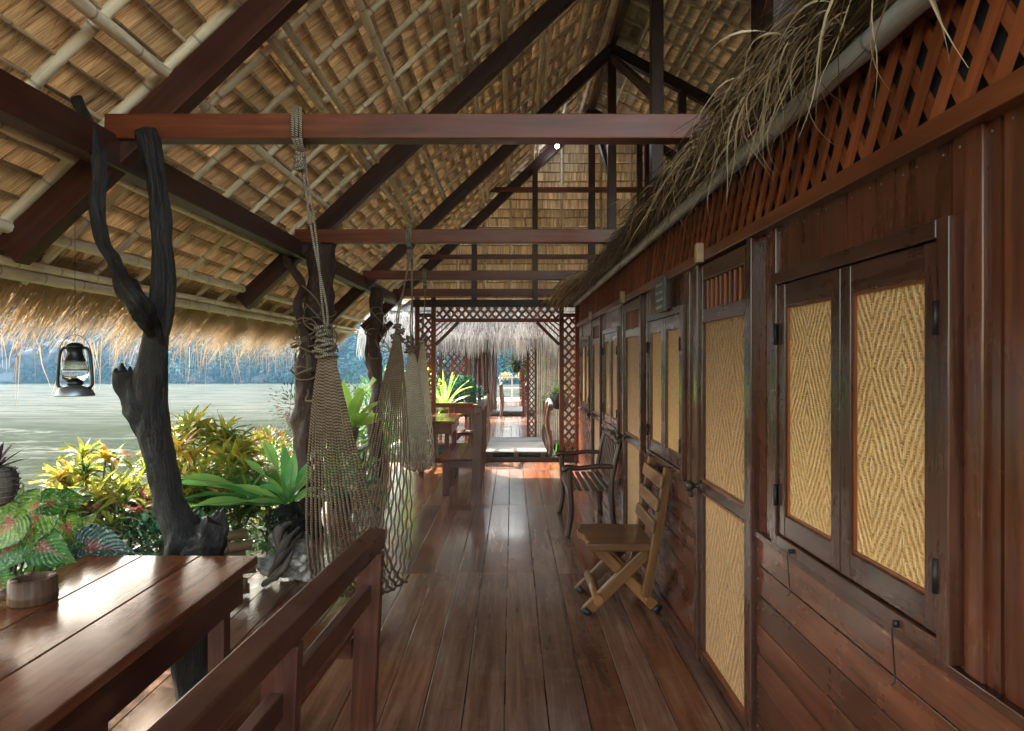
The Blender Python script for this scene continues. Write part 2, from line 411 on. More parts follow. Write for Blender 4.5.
def bark_mat(name,c0,c1,c2,rough):
    m,nt,b=newmat(name)
    vec,rnd,sp=uvvec(nt,5,75); g=noise_(nt,vec,1,7,.7,1.2)
    vec2,_,_=uvvec(nt,9,22); g2=noise_(nt,vec2,1,4,.6,1.5)
    tc=N(nt,'ShaderNodeTexCoord'); g3=noise_(nt,tc.outputs['Object'],7,6,.65)
    f=math_(nt,'ADD',math_(nt,'MULTIPLY',g,.6),math_(nt,'MULTIPLY',g2,.4))
    col=ramp(nt,f,[(.36,c0),(.52,c1),(.68,c2)])
    col=mixc(nt,ramp(nt,g3,[(.55,(0,0,0)),(.75,(.3,.3,.3))]),col,c2)
    L(nt,col,b.inputs['Base Color']); L(nt,math_(nt,'ADD',math_(nt,'MULTIPLY',g3,.4),rough-.2),b.inputs['Roughness'])
    b.inputs['Specular IOR Level'].default_value=.35
    bump_(nt,math_(nt,'ADD',f,math_(nt,'MULTIPLY',g3,.8)),b,1.0,.02); return m
M['bark']=bark_mat('dark oiled driftwood',(.002,.0015,.001),(.008,.005,.004),(.045,.028,.021),.38)
M['bark2']=bark_mat('dark reddish driftwood',(.012,.005,.004),(.05,.02,.013),(.15,.075,.05),.45)
M['stem']=simple('plant stem',(.1,.09,.04),.6)
M['redstem']=simple('red plant stem',(.12,.05,.04),.5)
M['black']=simple('black enamel',(.014,.015,.018),.38,.3)
M['tin']=simple('worn tin',(.3,.32,.34),.38,.8)
M['iron']=simple('dark iron',(.03,.028,.028),.45,.7)
M['stone']=simple('pale coral stone',(.66,.62,.57),.8,0,(.2,.17,.15),14,1.0)
M['rock']=simple('river rock',(.11,.11,.12),.9,0,(.03,.032,.04),.8,1,.1)
M['pot']=simple('dark plant pot',(.04,.035,.033),.6)
M['clay']=simple('grey clay pot',(.22,.18,.16),.7)
M['ashtray']=wood('bamboo cup skin',[(.05,.02,.009),(.11,.055,.027),(.19,.1,.055)],.6,.1,40,.2,.1,.3)
M['pegwood']=simple('pale wooden peg',(.5,.33,.2),.5)
M['brass']=simple('dark bronze',(.06,.045,.035),.35,.6)
M['slate']=simple('slate plaque',(.13,.15,.15),.6)
M['chalk']=simple('chalk strokes',(.6,.62,.6),.8)
M['white']=simple('white paint',(.75,.75,.75),.5)
M['soil']=simple('dark soil',(.05,.035,.022),.9)
M['gapdark']=simple('black gap',(.008,.005,.004),.9)
M['darkroom']=simple('dark room boards',(.09,.045,.028),.7,0,(.04,.02,.013),3)
m,nt,b=newmat('clear glass')
b.inputs['Transmission Weight'].default_value=1; b.inputs['Roughness'].default_value=.05; b.inputs['IOR'].default_value=1.2
M['glass']=m
# woven bamboo panel
def weave_mat(name='golden woven bamboo',fr=5.5,cols=((.3,.13,.03),(.74,.44,.17),(.92,.68,.37)),amp=.6):
    m,nt,b=newmat(name)
    uv=N(nt,'ShaderNodeUVMap'); uv.uv_map='UVMap'; sp=N(nt,'ShaderNodeSeparateXYZ'); L(nt,uv.outputs[0],sp.inputs[0])
    u,v=sp.outputs[0],sp.outputs[1]
    at=N(nt,'ShaderNodeAttribute',attribute_name='rnd')
    wob=noise_(nt,uv.outputs[0],6,2,.5)
    # concentric diamonds: triangle waves in u (period .30) and v (period .56)
    tu=math_(nt,'PINGPONG',math_(nt,'ADD',u,.05),.15); tv=math_(nt,'PINGPONG',v,.28)
    d=math_(nt,'ADD',math_(nt,'DIVIDE',tu,.15),math_(nt,'DIVIDE',tv,.28))
    d=math_(nt,'ADD',d,math_(nt,'MULTIPLY',wob,.26))
    band=math_(nt,'SINE',math_(nt,'MULTIPLY',d,6.28*fr))
    band=math_(nt,'ADD',math_(nt,'MULTIPLY',band,.5),.5)
    # strips: cells 7 mm x 7 mm, vertical and horizontal fibres
    s=1/.0075
    fu=math_(nt,'FRACT',math_(nt,'MULTIPLY',u,s)); fv=math_(nt,'FRACT',math_(nt,'MULTIPLY',v,s))
    eu=math_(nt,'ABSOLUTE',math_(nt,'SUBTRACT',fu,.5)); ev=math_(nt,'ABSOLUTE',math_(nt,'SUBTRACT',fv,.5))
    vf=N(nt,'ShaderNodeVectorMath',operation='MULTIPLY'); L(nt,uv.outputs[0],vf.inputs[0]); vf.inputs[1].default_value=(s,s/5,1)
    vh=N(nt,'ShaderNodeVectorMath',operation='MULTIPLY'); L(nt,uv.outputs[0],vh.inputs[0]); vh.inputs[1].default_value=(s/5,s,1)
    nv=noise_(nt,vf.outputs[0],1,3,.7); nh=noise_(nt,vh.outputs[0],1,3,.7)
    sel=math_(nt,'GREATER_THAN',band,.5)
    def mixf(a,b_): 
        return math_(nt,'ADD',math_(nt,'MULTIPLY',a,sel),math_(nt,'MULTIPLY',b_,math_(nt,'SUBTRACT',1,sel)))
    fib=mixf(nv,nh); edge=mixf(eu,ev)
    g9=noise_(nt,uv.outputs[0],26,5,.7)
    t=math_(nt,'ADD',math_(nt,'ADD',math_(nt,'MULTIPLY',fib,.6),math_(nt,'MULTIPLY',band,.12)),math_(nt,'MULTIPLY',g9,.2))
    col=ramp(nt,t,[(.3,cols[0]),(.45,cols[1]),(.62,cols[2])])
    col=mixc(nt,ramp(nt,edge,[(.38,(0,0,0)),(.5,(.6,.6,.6))]),col,(.18,.09,.03))
    g3=noise_(nt,uv.outputs[0],3,4,.6)
    col=mixc(nt,ramp(nt,g3,[(.5,(0,0,0)),(.7,(.45,.45,.45))]),col,(.42,.22,.08))
    L(nt,col,b.inputs['Base Color']); b.inputs['Roughness'].default_value=.36
    h=math_(nt,'ADD',math_(nt,'MULTIPLY',band,amp),math_(nt,'MULTIPLY',math_(nt,'SUBTRACT',.5,edge),.7))
    h=math_(nt,'ADD',h,math_(nt,'MULTIPLY',fib,1.1))
    bump_(nt,h,b,1.0,.005)
    return m
M['weave']=weave_mat()
M['weave_door']=weave_mat('brown woven bamboo',3.4,((.2,.08,.025),(.56,.31,.13),(.8,.55,.3)),1.1)
# water
def water_mat():
    m,nt,b=newmat('green river water')
    tc=N(nt,'ShaderNodeTexCoord'); 
    def sv(x,y):
        n=N(nt,'ShaderNodeVectorMath',operation='MULTIPLY'); L(nt,tc.outputs['Object'],n.inputs[0]); n.inputs[1].default_value=(x,y,1); return n.outputs[0]
    w1=noise_(nt,sv(1.1,2.4),1,5,.62,.5); w2=noise_(nt,sv(.12,.4),1,4,.6,.8); w3=noise_(nt,sv(.05,.16),1,3,.6,1.0)
    foam_glint=math_(nt,'MULTIPLY',ramp(nt,w2,[(.53,(0,0,0)),(.63,(1,1,1))]),ramp(nt,w1,[(.48,(0,0,0)),(.6,(1,1,1))]))  # pale patches: foam together with painted glints of sky
    sepo=N(nt,'ShaderNodeSeparateXYZ'); L(nt,tc.outputs['Object'],sepo.inputs[0])
    # broad pale band out in the river: some froth, mostly painted sky reflection
    yy=math_(nt,'ADD',sepo.outputs[1],math_(nt,'MULTIPLY',w3,14))
    pale_band=ramp(nt,math_(nt,'DIVIDE',yy,80),[(.36,(0,0,0)),(.47,(1,1,1)),(.86,(1,1,1)),(.95,(.2,.2,.2))])
    pale_band=math_(nt,'MULTIPLY',pale_band,ramp(nt,noise_(nt,sv(.35,1.6),1,6,.7),[(.4,(.12,.12,.12)),(.52,(.95,.95,.95))]))
    fo=math_(nt,'MAXIMUM',math_(nt,'MULTIPLY',foam_glint,.8),math_(nt,'MULTIPLY',pale_band,.62))
    col=mixc(nt,fo,(.0105,.016,.0065),(.085,.09,.08))
    L(nt,col,b.inputs['Base Color'])
    L(nt,math_(nt,'ADD',.2,math_(nt,'MULTIPLY',fo,.5)),b.inputs['Roughness'])
    b.inputs['Specular IOR Level'].default_value=0
    h=math_(nt,'ADD',math_(nt,'MULTIPLY',w1,.35),math_(nt,'MULTIPLY',w2,1.1))
    nb=bump_(nt,h,b,1.0,.5)
    gl=N(nt,'ShaderNodeBsdfGlossy'); gl.inputs['Roughness'].default_value=.42; L(nt,nb,gl.inputs['Normal'])
    mx=N(nt,'ShaderNodeMixShader'); mx.inputs[0].default_value=.005
    L(nt,b.outputs[0],mx.inputs[1]); L(nt,gl.outputs[0],mx.inputs[2])
    L(nt,mx.outputs[0],[n for n in nt.nodes if n.type=='OUTPUT_MATERIAL'][0].inputs[0])
    return m
M['water']=water_mat()
M['forest']=leafmat('haze tinted forest leaves',[(.1,(.003,.018,.03)),(.5,(.015,.08,.09)),(.95,(.08,.3,.24))],.4,.95)  # bluish leaf tones, distance haze painted into the colour
M['hill']=simple('forest floor',(.004,.014,.02),1,0,(.002,.007,.012),.15,0,0)  # dark blue ground, distance haze put into its colour
M['mud']=simple('river bank',(.12,.11,.08),.9)

# ------------------------------------------------------------------ setting: river, hills
def sheet(name,x0,x1,y0,y1,z,mat,n=1):
    mb=MB(); mb.grid(lambda a,b_:(x0+(x1-x0)*a,y0+(y1-y0)*b_,z),n,n,uvs=((x1-x0),(y1-y0)))
    return tag(mb.build(name,mat),kind='structure')
WATER=-.62
sheet('river_water',-330,330,-260,110,WATER,M['water'])
tag(sheet('river_bed',-800,800,-800,800,-3.2,M['mud']),kind='structure')
def shoreY(x): return 69+4*noise.noise(V((x*.03,2.2,0)))+2*noise.noise(V((x*.11,5,0)))+.0012*x*x*(1 if x>0 else -.15)
def hillz(x,y):
    d=y-shoreY(x)
    base=WATER-2+ (2.4*min(1,(d+3)/3) if d>-3 else 0)
    if d>0: base+= 17*(1-math.exp(-d/18))+ 3*noise.noise(V((x*.03,y*.03,1)))*min(1,d/12)+2*noise.noise(V((x*.12,y*.12,4)))*min(1,d/5)
    return base
mb=MB(); mb.grid(lambda a,b_:(lambda x,y:(x,y,hillz(x,y)))(-240+420*a,64+150*b_),150,60,uvs=(400,150))
tag(mb.build('hillside',M['hill']),kind='structure')
# forest on the far bank: nobody could count it
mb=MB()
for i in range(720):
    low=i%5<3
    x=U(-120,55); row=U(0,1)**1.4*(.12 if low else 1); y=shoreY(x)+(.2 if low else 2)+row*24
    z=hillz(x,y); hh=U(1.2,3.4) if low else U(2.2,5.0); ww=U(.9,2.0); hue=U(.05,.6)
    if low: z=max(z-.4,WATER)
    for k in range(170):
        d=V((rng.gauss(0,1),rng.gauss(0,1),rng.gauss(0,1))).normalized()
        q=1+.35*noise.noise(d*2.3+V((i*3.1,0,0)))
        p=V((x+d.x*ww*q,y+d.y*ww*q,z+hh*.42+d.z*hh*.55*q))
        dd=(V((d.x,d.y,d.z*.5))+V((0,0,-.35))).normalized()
        mb.blade(p,dd,U(.25,.75),U(.13,.28),.9,2,min(1,max(0,hue+.25*d.z+U(-.2,.2))),shape='leaf')  # upper crown leaves get paler tones, painting in light from above
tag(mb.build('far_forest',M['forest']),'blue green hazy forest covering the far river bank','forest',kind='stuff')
# far bank rocks
mb=MB()
def rock(mb,c,s,seed,n=10,m_=7,sq=.7):
    c=V(c)
    def fn(a,b_):
        th=a*2*PI; ph=(b_-.5)*PI
        d=V((math.cos(th)*math.cos(ph),math.sin(th)*math.cos(ph),math.sin(ph)*sq))
        q=1+.45*noise.noise(d*1.7+V((seed,seed*.7,0)))+.28*noise.noise(d*4+V((seed,0,0)))+.16*noise.noise(d*9+V((seed,3,0)))
        return c+V((d.x*s*q*1.1,d.y*s*q,d.z*s*q))
    mb.grid(fn,n,m_,r=rng.random(),smooth=False,uvs=(s*6,s*3))
for i in range(260):
    x=U(-110,12); y=shoreY(x)-U(-2.5,.6); s=U(.35,1.3)*(1.2 if x<-36 else .55)
    rock(mb,(x,y,WATER+U(-.2,3.4)*(1 if x<-36 else .15)),s,i*3.7,16,11,.9)
tag(mb.build('rocky_shore',M['rock']),kind='structure')

# ------------------------------------------------------------------ floor of the floating house
def planks(name,x0,x1,y0,y1,w,ls,mat,gap=.004,z=0,th=.035,shift=0):
    mb=MB(); x=x0; 
    while x<x1-.02:
        w2=min(w*U(.96,1.04),x1-x)
        edges=[e+U(-.0,.0) for e in ls]
        ys=[y0]+[e for e in edges if y0<e<y1]+[y1]
        for a,b_ in zip(ys[:-1],ys[1:]):
            dz=U(-.0015,.0015)
            mb.box(x+gap/2,x+w2-gap/2,a+.003,b_-.003,z-th,z+dz,'y')
        x+=w2
    o=mb.build(name,mat,bevel=.003); return tag(o,kind='structure')
planks('floor',-2.12,1.02,-1.6,10.78,.19,[.1,2.62,5.15,7.62,10.0],M['floor'])
mb=MB()
for y in [i*.6-1.3 for i in range(21)]: mb.box(-2.1,1.6,y,y+.06,-.16,-.037,'x')
tag(mb.build('floor_joists',M['beam']),kind='structure')
mb=MB()
for i in range(26):
    x=-2.3+i*.16
    mb.tube([(x,-2,-.3),(x,11.0,-.3)],.075,7)
for i in range(5): mb.box(-2.4,1.7,-.9+i*2.7,-.78+i*2.7,-.22,-.165,'x')
tag(mb.build('bamboo_floats',M['bamboo_old']),kind='structure')

# ------------------------------------------------------------------ roof
RX,RZ=1.32,5.72
def lz(x): return RZ+.95*(x-RX)
def rz_(x): return RZ-.53*(x-RX)
nL=V((-.689,0,.725)); dL=V((.725,0,.689)); nR=V((.468,0,.884)); dR=V((-.884,0,.468))
TH=[3.36,6.24,9.05,11.32]     # truss planes
roof=thing('thatched_pavilion',(1.02,4.5,2.5),'high gabled grass thatch roof on dark timber trusses above the boardwalk','pavilion')
YB,YF=-.45,11.62
PITCH=.14
def slope_thatch(mb,rods,straws,up0,slopelen,d,n,y0,y1,side):
    k=0; s=-.16
    while s<slopelen:
        # row whose spine is at distance s below the ridge; hangs downslope
        top=up0-d*s
        ns=int((y1-y0)/.1)
        jit=[U(-.006,.006) for _ in range(ns+1)]
        low=[U(-.02,.02) for _ in range(ns+1)]
        uo=U(0,9); base=len(mb.v)
        Lr=PITCH*2.3
        for j in range(ns+1):
            y=y0+(y1-y0)*j/ns
            a=top+n*jit[j]+V((0,y,0)); b_=top-d*(Lr*.5)+n*(.022+jit[j])+V((0,y,0)); c=top-d*(Lr+low[j])+n*(.05+jit[j])+V((0,y,0))
            mb.v.extend([a,b_,c])
        rr=rng.random()
        for j in range(ns):
            a=base+j*3
            u0=uo+j*.1; u1=u0+.1
            if j%9==0: rr=rng.random()
            mb.face((a,a+3,a+4,a+1),[(u0,0),(u1,0),(u1,Lr/2),(u0,Lr/2)],rr)
            mb.face((a+1,a+4,a+5,a+2),[(u0,Lr/2),(u1,Lr/2),(u1,Lr),(u0,Lr)],rr)
        # spine rod in lengths of about 1.3 m
        y=y0
        while y<y1:
            l=U(1.1,1.5); e=min(y1,y+l)
            q=top-n*.014+d*U(-.008,.008)
            rods.tube([q+V((0,y,0)),q+V((0,(y+e)/2,0))+d*U(-.006,.006),q+V((0,e,0))+d*U(-.01,.01)],U(.008,.0115),5)
            # stitched straw bundles folding over the rod
            yy=y
            y=e
        for _ in range(int((y1-y0)*26)):
            yy=U(y0,y1); q=top+V((0,yy,0))-n*.004+d*U(-.0,.02)
            straws.blade(q,(-d+V((0,U(-.35,.35),0))-n*U(.02,.16)),U(.06,.2),U(.004,.009),U(-.1,.3),2,shape='straw',up=n)
        s+=PITCH*U(.95,1.05)
rods=MB(); straws=MB(); tl=MB(); tr=MB()
offT=.185
slope_thatch(tl,rods,straws,V((RX,0,RZ))+nL*offT,5.30,dL,nL,YB,YF,-1)
slope_thatch(tr,rods,straws,V((RX,0,RZ))+nR*offT,3.7,dR,nR,YB,YF,1)
tl.build('thatch_slope',M['thatch'],roof); tr.build('thatch_slope',M['thatch'],roof)
rods.build('thatch_rods',M['bamboo_mid'],roof)
straws.build('loose_straw',M['straw'],roof)['kind']='stuff'
mb=MB() # ridge cap
mb.grid(lambda a,b_:(RX+(b_-.5)*.7,YB-.1+(YF+.2-YB)*a,RZ+.34-abs(b_-.5)*.55),40,4,uvs=(13,.7)); mb.build('ridge_cap',M['thatch'],roof)
def bamboo(mb,a,b_,r,n=8,bow=.01):
    a=V(a); b_=V(b_); Ln=(b_-a).length; m_=max(2,int(Ln/.17)); pts=[]; rad=[]
    ph=U(0,1); bx=V((U(-bow,bow),0,U(-bow,bow)))*Ln*.3
    seg=.34
    for i in range(m_+1):
        t=i/m_; pts.append(a.lerp(b_,t)+bx*math.sin(PI*t)*1+V((U(-1,1),U(-1,1),U(-1,1)))*.0015); rad.append(r*(1-.18*t)*(1.0 if i%2 else 1.07))
    mb.tube(pts,rad,n); return mb
# bamboo purlins run along the boardwalk on top of the rafters
xs=[-2.60,-2.40,-2.05,-1.64,-1.23,-.81,-.38,.02,.43,.85,1.2]
for i,x in enumerate(xs):
    base=V((x,0,lz(x)))+nL*.105
    k=0
    for dx in ([0,.05] if i in(0,4,6,8) else [0]):
        mb=MB(); sx=V((dx,0,dx*.95))
        bamboo(mb,base+sx+V((U(-.02,.02),YB,0)),base+sx+V((U(-.02,.02),YF,0)),U(.029,.036)*(.8 if dx else 1))
        mb.build('bamboo_purlin',M['bamboo'],roof)
for x in [1.6,2.1,2.6,3.1,3.6,4.1]:
    mb=MB(); base=V((x,0,rz_(x)))+nR*.105
    bamboo(mb,base+V((0,YB,0)),base+V((0,YF,0)),.027); mb.build('bamboo_purlin',M['bamboo'],roof)
# bamboo rafters up the slope
y=-.3
while y<11.4:
    mb=MB(); w=U(.021,.028)*(1.15 if y<3.4 else 1)
    a=V((-2.66,y,lz(-2.66)))+nL*.15; b_=V((RX,y+U(-.03,.03),RZ))+nL*.15
    bamboo(mb,a,b_,w,7,.006); mb.build('bamboo_rafter',M['bamboo'],roof)
    mb=MB(); a=V((4.3,y,rz_(4.3)))+nR*.15; b_=V((RX,y,RZ))+nR*.15
    bamboo(mb,a,b_,w,7,.006); mb.build('bamboo_rafter',M['bamboo'],roof)
    y+=U(.42,.5)
for Y in TH:
    w=.1
    mb=MB(); mb.beam((-2.46,Y,lz(-2.46)),(RX,Y,RZ),w,.15,nL); mb.build('rafter',M['beam'],roof,bevel=.004)
    mb=MB(); mb.beam((RX,Y,RZ),(4.3,Y,rz_(4.3)),w,.14,nR); mb.build('rafter',M['beam'],roof,bevel=.004)
    mb=MB(); yy=Y-.03; mb.beam((-1.96,yy,2.73),(2.0 if Y<4 else 4.2,yy,2.73),.1,.12); 
    mb.build('tie_beam',M['tie'],roof,bevel=.005)
    mb=MB(); mb.box(RX-.055,RX+.055,Y-.05,Y+.05,2.79,RZ-.06,'z'); mb.build('king_post',M['beam'],roof,bevel=.004)
    if Y>5:
        mb=MB(); mb.box(2.2,2.3,Y-.05,Y+.05,2.79,rz_(2.25)-.07,'z'); mb.build('queen_post',M['beam'],roof,bevel=.004)
mb=MB(); mb.box(RX-.04,RX+.04,YB,YF,RZ+.02,RZ+.17,'y'); mb.build('ridge_beam',M['beam'],roof)
mb=MB(); mb.box(-2.0,-1.9,YB,YF-.1,2.535,2.69,'y'); mb.build('eave_beam',M['beam'],roof,bevel=.005)
# wind braces near the ridge
mb=MB(); mb.beam((RX,6.24,4.0),(RX,9.0,5.6),.06,.09); mb.build('wind_brace',M['beam'],roof)
mb=MB(); mb.beam((RX,9.05,4.0),(RX,11.2,5.6),.06,.09); mb.build('wind_brace',M['beam'],roof)
# eave fringe: long straws slanting down beyond the last purlin
mb=MB()
for i in range(19000):
    y=U(YB,YF); s=U(-.18,.26); cl=noise.noise(V((y*2.3,0,3)))
    p=V((-2.58,y,lz(-2.58)))+nL*U(.14,.26)-dL*s
    ln=U(.16,.46)*(1+.6*cl)
    d=-dL+V((0,U(-.5,.25),U(-.25,.08)))
    mb.blade(p,d,ln,U(.005,.011),U(.1,1.0),3,min(1,max(0,.5+cl*.5+U(-.35,.35))),shape='straw',up=nL,curl=U(-.3,.3))
for i in range(420):
    y=U(YB,YF)
    p=V((-2.95,y,lz(-2.95)))+nL*U(.1,.2)-dL*U(-.05,.1)
    mb.blade(p,(U(-.3,.2),U(-.25,.25),-1),U(.12,.42),U(.006,.014),.3,5,U(.2,1),shape='straw',up=(1,0,0),curl=U(-1.2,1.2))
o=mb.build('eave_fringe',M['eavestraw'],roof); o['kind']='stuff'
# gable screen at the far end
gb=MB(); gr=MB()
GY=11.5; z=2.78; k=0
while z<5.9:
    xa=(z-.26-RZ)/.95+RX; xb=RX+(RZ+.2-z)/.53; xb=min(xb,4.2)
    if xb-xa>.1:
        ns=max(1,int((xb-xa)/.1)); base=len(gb.v); uo=U(0,9); rr=rng.random()
        for j in range(ns+1):
            x=xa+(xb-xa)*j/ns; jt=U(-.006,.006)
            gb.v.extend([V((x,GY+jt,z+.14)),V((x,GY+.06+jt,z-.14+U(-.015,.015)))])
        for j in range(ns):
            rr=min(1,max(0,rr+U(-.12,.12)))
            a=base+j*2
            gb.face((a,a+1,a+3,a+2),[(uo+j*.1,0),(uo+j*.1,.28),(uo+j*.1+.1,.28),(uo+j*.1+.1,0)],rr)
        gr.tube([(xa,GY-.012,z+.14),((xa+xb)/2,GY-.012,z+.14+U(-.01,.01)),(xb,GY-.012,z+.14)],.009,5)
    z+=.155
gs=gb.build('gable_thatch',M['thatch'],roof); gr.build('gable_rods',M['bamboo_old'],gs)
for x in [-1.35,-.9,-.45,-.02,.4,.84,1.5,2.0,2.6,3.1]:
    top=min(lz(x),rz_(x))-.02
    if top>2.7:
        mb=MB(); bamboo(mb,(x,GY-.06,2.55),(x+U(-.01,.01),GY-.06,top),.022); mb.build('gable_bamboo',M['bamboo'],roof)
for x in [-.62,.38,2.1]:
    mb=MB(); mb.box(x-.045,x+.045,TH[3]-.12,TH[3]-.03,2.6,min(lz(x),rz_(x))-.05,'z'); mb.build('gable_post',M['beam'],roof,bevel=.003)
mb=MB(); bamboo(mb,(-1.9,GY-.09,2.66),(1.4,GY-.09,2.66),.026); mb.build('gable_bamboo',M['bamboo'],roof)
mb=MB(); mb.box(-.6,3,TH[3]-.1,TH[3]-.03,4.38,4.46,'x'); mb.build('collar_beam',M['tie'],roof,bevel=.003)
mb=MB(); mb.box(-1.6,3,TH[3]-.1,TH[3]-.03,3.28,3.35,'x'); mb.build('collar_beam',M['tie'],roof,bevel=.003)

# ------------------------------------------------------------------ right hand wall with windows and doors
WX=1.02
PER=2.42
WC=[2.07+PER*k for k in range(-1,4)]; DC=[3.26+PER*k for k in range(-1,3)]
WE=10.35
wall=thing('wooden_wall',(WX,4.5,0),'long varnished wooden wall of rooms with woven shutters and doors beside the boardwalk','wall')
def inside(y,cs,h): return any(abs(y-c)<h for c in cs)
up=MB(); lap=MB(); y=-1.55; k=0
# vertical boards between sill level and rail
while y<WE:
    e=min(y+.165,WE)
    mid=(y+e)/2
    if inside(mid,DC,.40):
        if up.v: up.build('vertical_boards',M['wall'],wall); up=MB()
    else:
        z0=1.93 if inside(mid,WC,.45) else .9
        up.box(WX,WX+.016,y+.0055,e-.0055,z0,2.12,'z')
    y=e
# board behind joints
if up.v: up.build('vertical_boards',M['wall'],wall)
bk=MB(); 
segs=[]; y=-1.6
for c in DC: segs.append((y,c-.4)); y=c+.4
segs.append((y,WE))
for a,b_ in segs:
    bk.box(WX+.022,WX+.034,a,b_,0,2.5,'y',.2)
    z=.0
    for i in range(7):
        z0=.035+i*.121; z1=z0+.127
        lap.beam((WX+.002,a,(z0+z1)/2),(WX+.002,b_,(z0+z1)/2),.02,.121-.007,(.03,0,1))
lap.build('lap_boards',M['wall'],wall,bevel=.002)
bk.build('wall_backing',M['gapdark'],wall)
sk=MB()
for a,b_ in segs: sk.box(WX-.03,WX+.01,a,b_,0,.05,'y'); 
sk.build('skirting',M['redwood'],wall,bevel=.003)
cp=MB()
for a,b_ in segs: cp.box(WX-.022,WX+.02,a,b_,.878,.905,'y')
cp.build('dado_rail',M['frame'],wall,bevel=.003)
mb=MB(); mb.box(WX-.045,WX+.02,-1.6,WE,2.112,2.165,'y'); mb.build('long_rail',M['rail'],wall,bevel=.004)
mb=MB(); mb.box(WX-.02,WX+.03,-1.6,WE,2.45,2.53,'y'); mb.build('top_plate',M['rail'],wall,bevel=.004)
# studs beside doors
for c in DC:
    for s in (-1,1):
        mb=MB(); yy=c+s*.412; mb.box(WX-.035,WX+.03,yy-.028,yy+.028,0,2.112,'z'); mb.build('door_post',M['frame'],wall,bevel=.004)
for c in WC:
    for s in (-1,1):
        mb=MB(); yy=c+s*.575; mb.box(WX-.012,WX+.02,yy-.03,yy+.03,.905,2.112,'z'); mb.build('wall_post',M['wall'],wall,bevel=.004)
# nail heads
g=MB(); y=-1.55
while y<WE:
    for dy in (.03,.135):
        if not inside(y+dy,DC,.44):
            zz=2.09+U(-.006,.006); g.tube([(WX-.0015,y+dy,zz),(WX+.002,y+dy,zz)],.0035,6)
    y+=.165
for a,b_ in segs:
    for i in range(7):
        for yy in (a+.05,b_-.05): g.tube([(WX-.011,yy,.1+i*.121),(WX-.007,yy,.1+i*.121)],.004,6)
o=g.build('nail_heads',M['tin'],wall); o['kind']='stuff'
# crossed lattice
mb=MB(); y=-1.7; zA,zB=2.165,2.45
H=zB-zA
while y<WE+.1:
    for sgn,xo in ((-1,-.004),(1,.012)):
        a=V((WX+xo,y,zA)); b_=V((WX+xo,y+sgn*H*.62,zB))
        lo,hi=min(a.y,b_.y),max(a.y,b_.y)
        if lo>-1.65 and hi<WE+.05: mb.beam(a,b_,.032,.012,(-1,0,0))
    y+=.108
mb.build('lattice_screen',M['lattice'],wall)
# woven panel mesh helper in x=const plane facing -x
def panel(mb,x,y0,y1,z0,z1):
    base=len(mb.v); mb.v.extend([V((x,y0,z0)),V((x,y1,z0)),V((x,y1,z1)),V((x,y0,z1))])
    uo=U(0,3); vo=U(0,3)
    mb.face((base,base+3,base+2,base+1),[(uo,vo),(uo,vo+z1-z0),(uo+y1-y0,vo+z1-z0),(uo+y1-y0,vo)],.5)
def make_window():
    w=bpy.data.objects.new('window',None); C.objects.link(w); w.parent=wall
    w.location=(0,0,0)
    f=MB(); h=.505
    for s in (-1,1): f.box(-.035,.018,s*h-.0225,s*h+.0225,.91,1.93,'z')
    f.box(-.037,.018,-h+.0225,h-.0225,1.885,1.93,'y'); f.box(-.037,.018,-h+.0225,h-.0225,.91,.955,'y')
    f.build('window_frame',M['frame'],w,world=False,bevel=.003)
    for s in (-1,1):
        y0,y1=(s*.2415-.2385,s*.2415+.2385)
        g=MB()
        for yy in (y0,y1-.058): g.box(-.026,.004,yy,yy+.058,.958,1.882,'z')
        g.box(-.024,.004,y0+.058,y1-.058,1.80,1.882,'y'); g.box(-.024,.004,y0+.058,y1-.058,.958,1.035,'y')
        g.build('shutter_frame',M['frame'],w,world=False,bevel=.003)
        g=MB(); panel(g,-.008,y0+.055,y1-.055,1.03,1.805); g.build('woven_panel',M['weave'],w,world=False)
        g=MB()
        for a,b_,c,d in ((y0+.058,y0+.066,1.035,1.80),(y1-.066,y1-.058,1.035,1.80)): g.box(-.016,-.006,a,b_,c,d,'z')
        g.box(-.016,-.006,y0+.066,y1-.066,1.792,1.80,'y'); g.box(-.016,-.006,y0+.066,y1-.066,1.035,1.043,'y')
        g.build('panel_bead',M['rail'],w,world=False)
        for z in (1.1,1.7):
            g=MB(); g.tube([(-.036,s*.482,z-.04),(-.036,s*.482,z+.04)],.007,8); g.box(-.029,-.026,s*.482-.018,s*.482+.018,z-.035,z+.035,'z')
            g.build('hinge',M['iron'],w,world=False)
        g=MB(); g.tube([(-.037,s*.33,.93),(-.05,s*.33,.93),(-.052,s*.33,.91),(-.045,s*.33,.80),(-.045,s*.33,.78),(-.055,s*.33,.775)],.0022,6)
        g.lathe([(.0001,.922),(.008,.924),(.008,.938),(.0001,.94)],8,(-.042,s*.33,0)); g.build('hook_latch',M['iron'],w,world=False)
    return w
w0=make_window(); wins=[w0]
w0.location=(0,WC[0]-4.5,0)
for c in WC[1:]:
    wins.append(copy_tree(w0,wall,(0,c-4.5,0)))
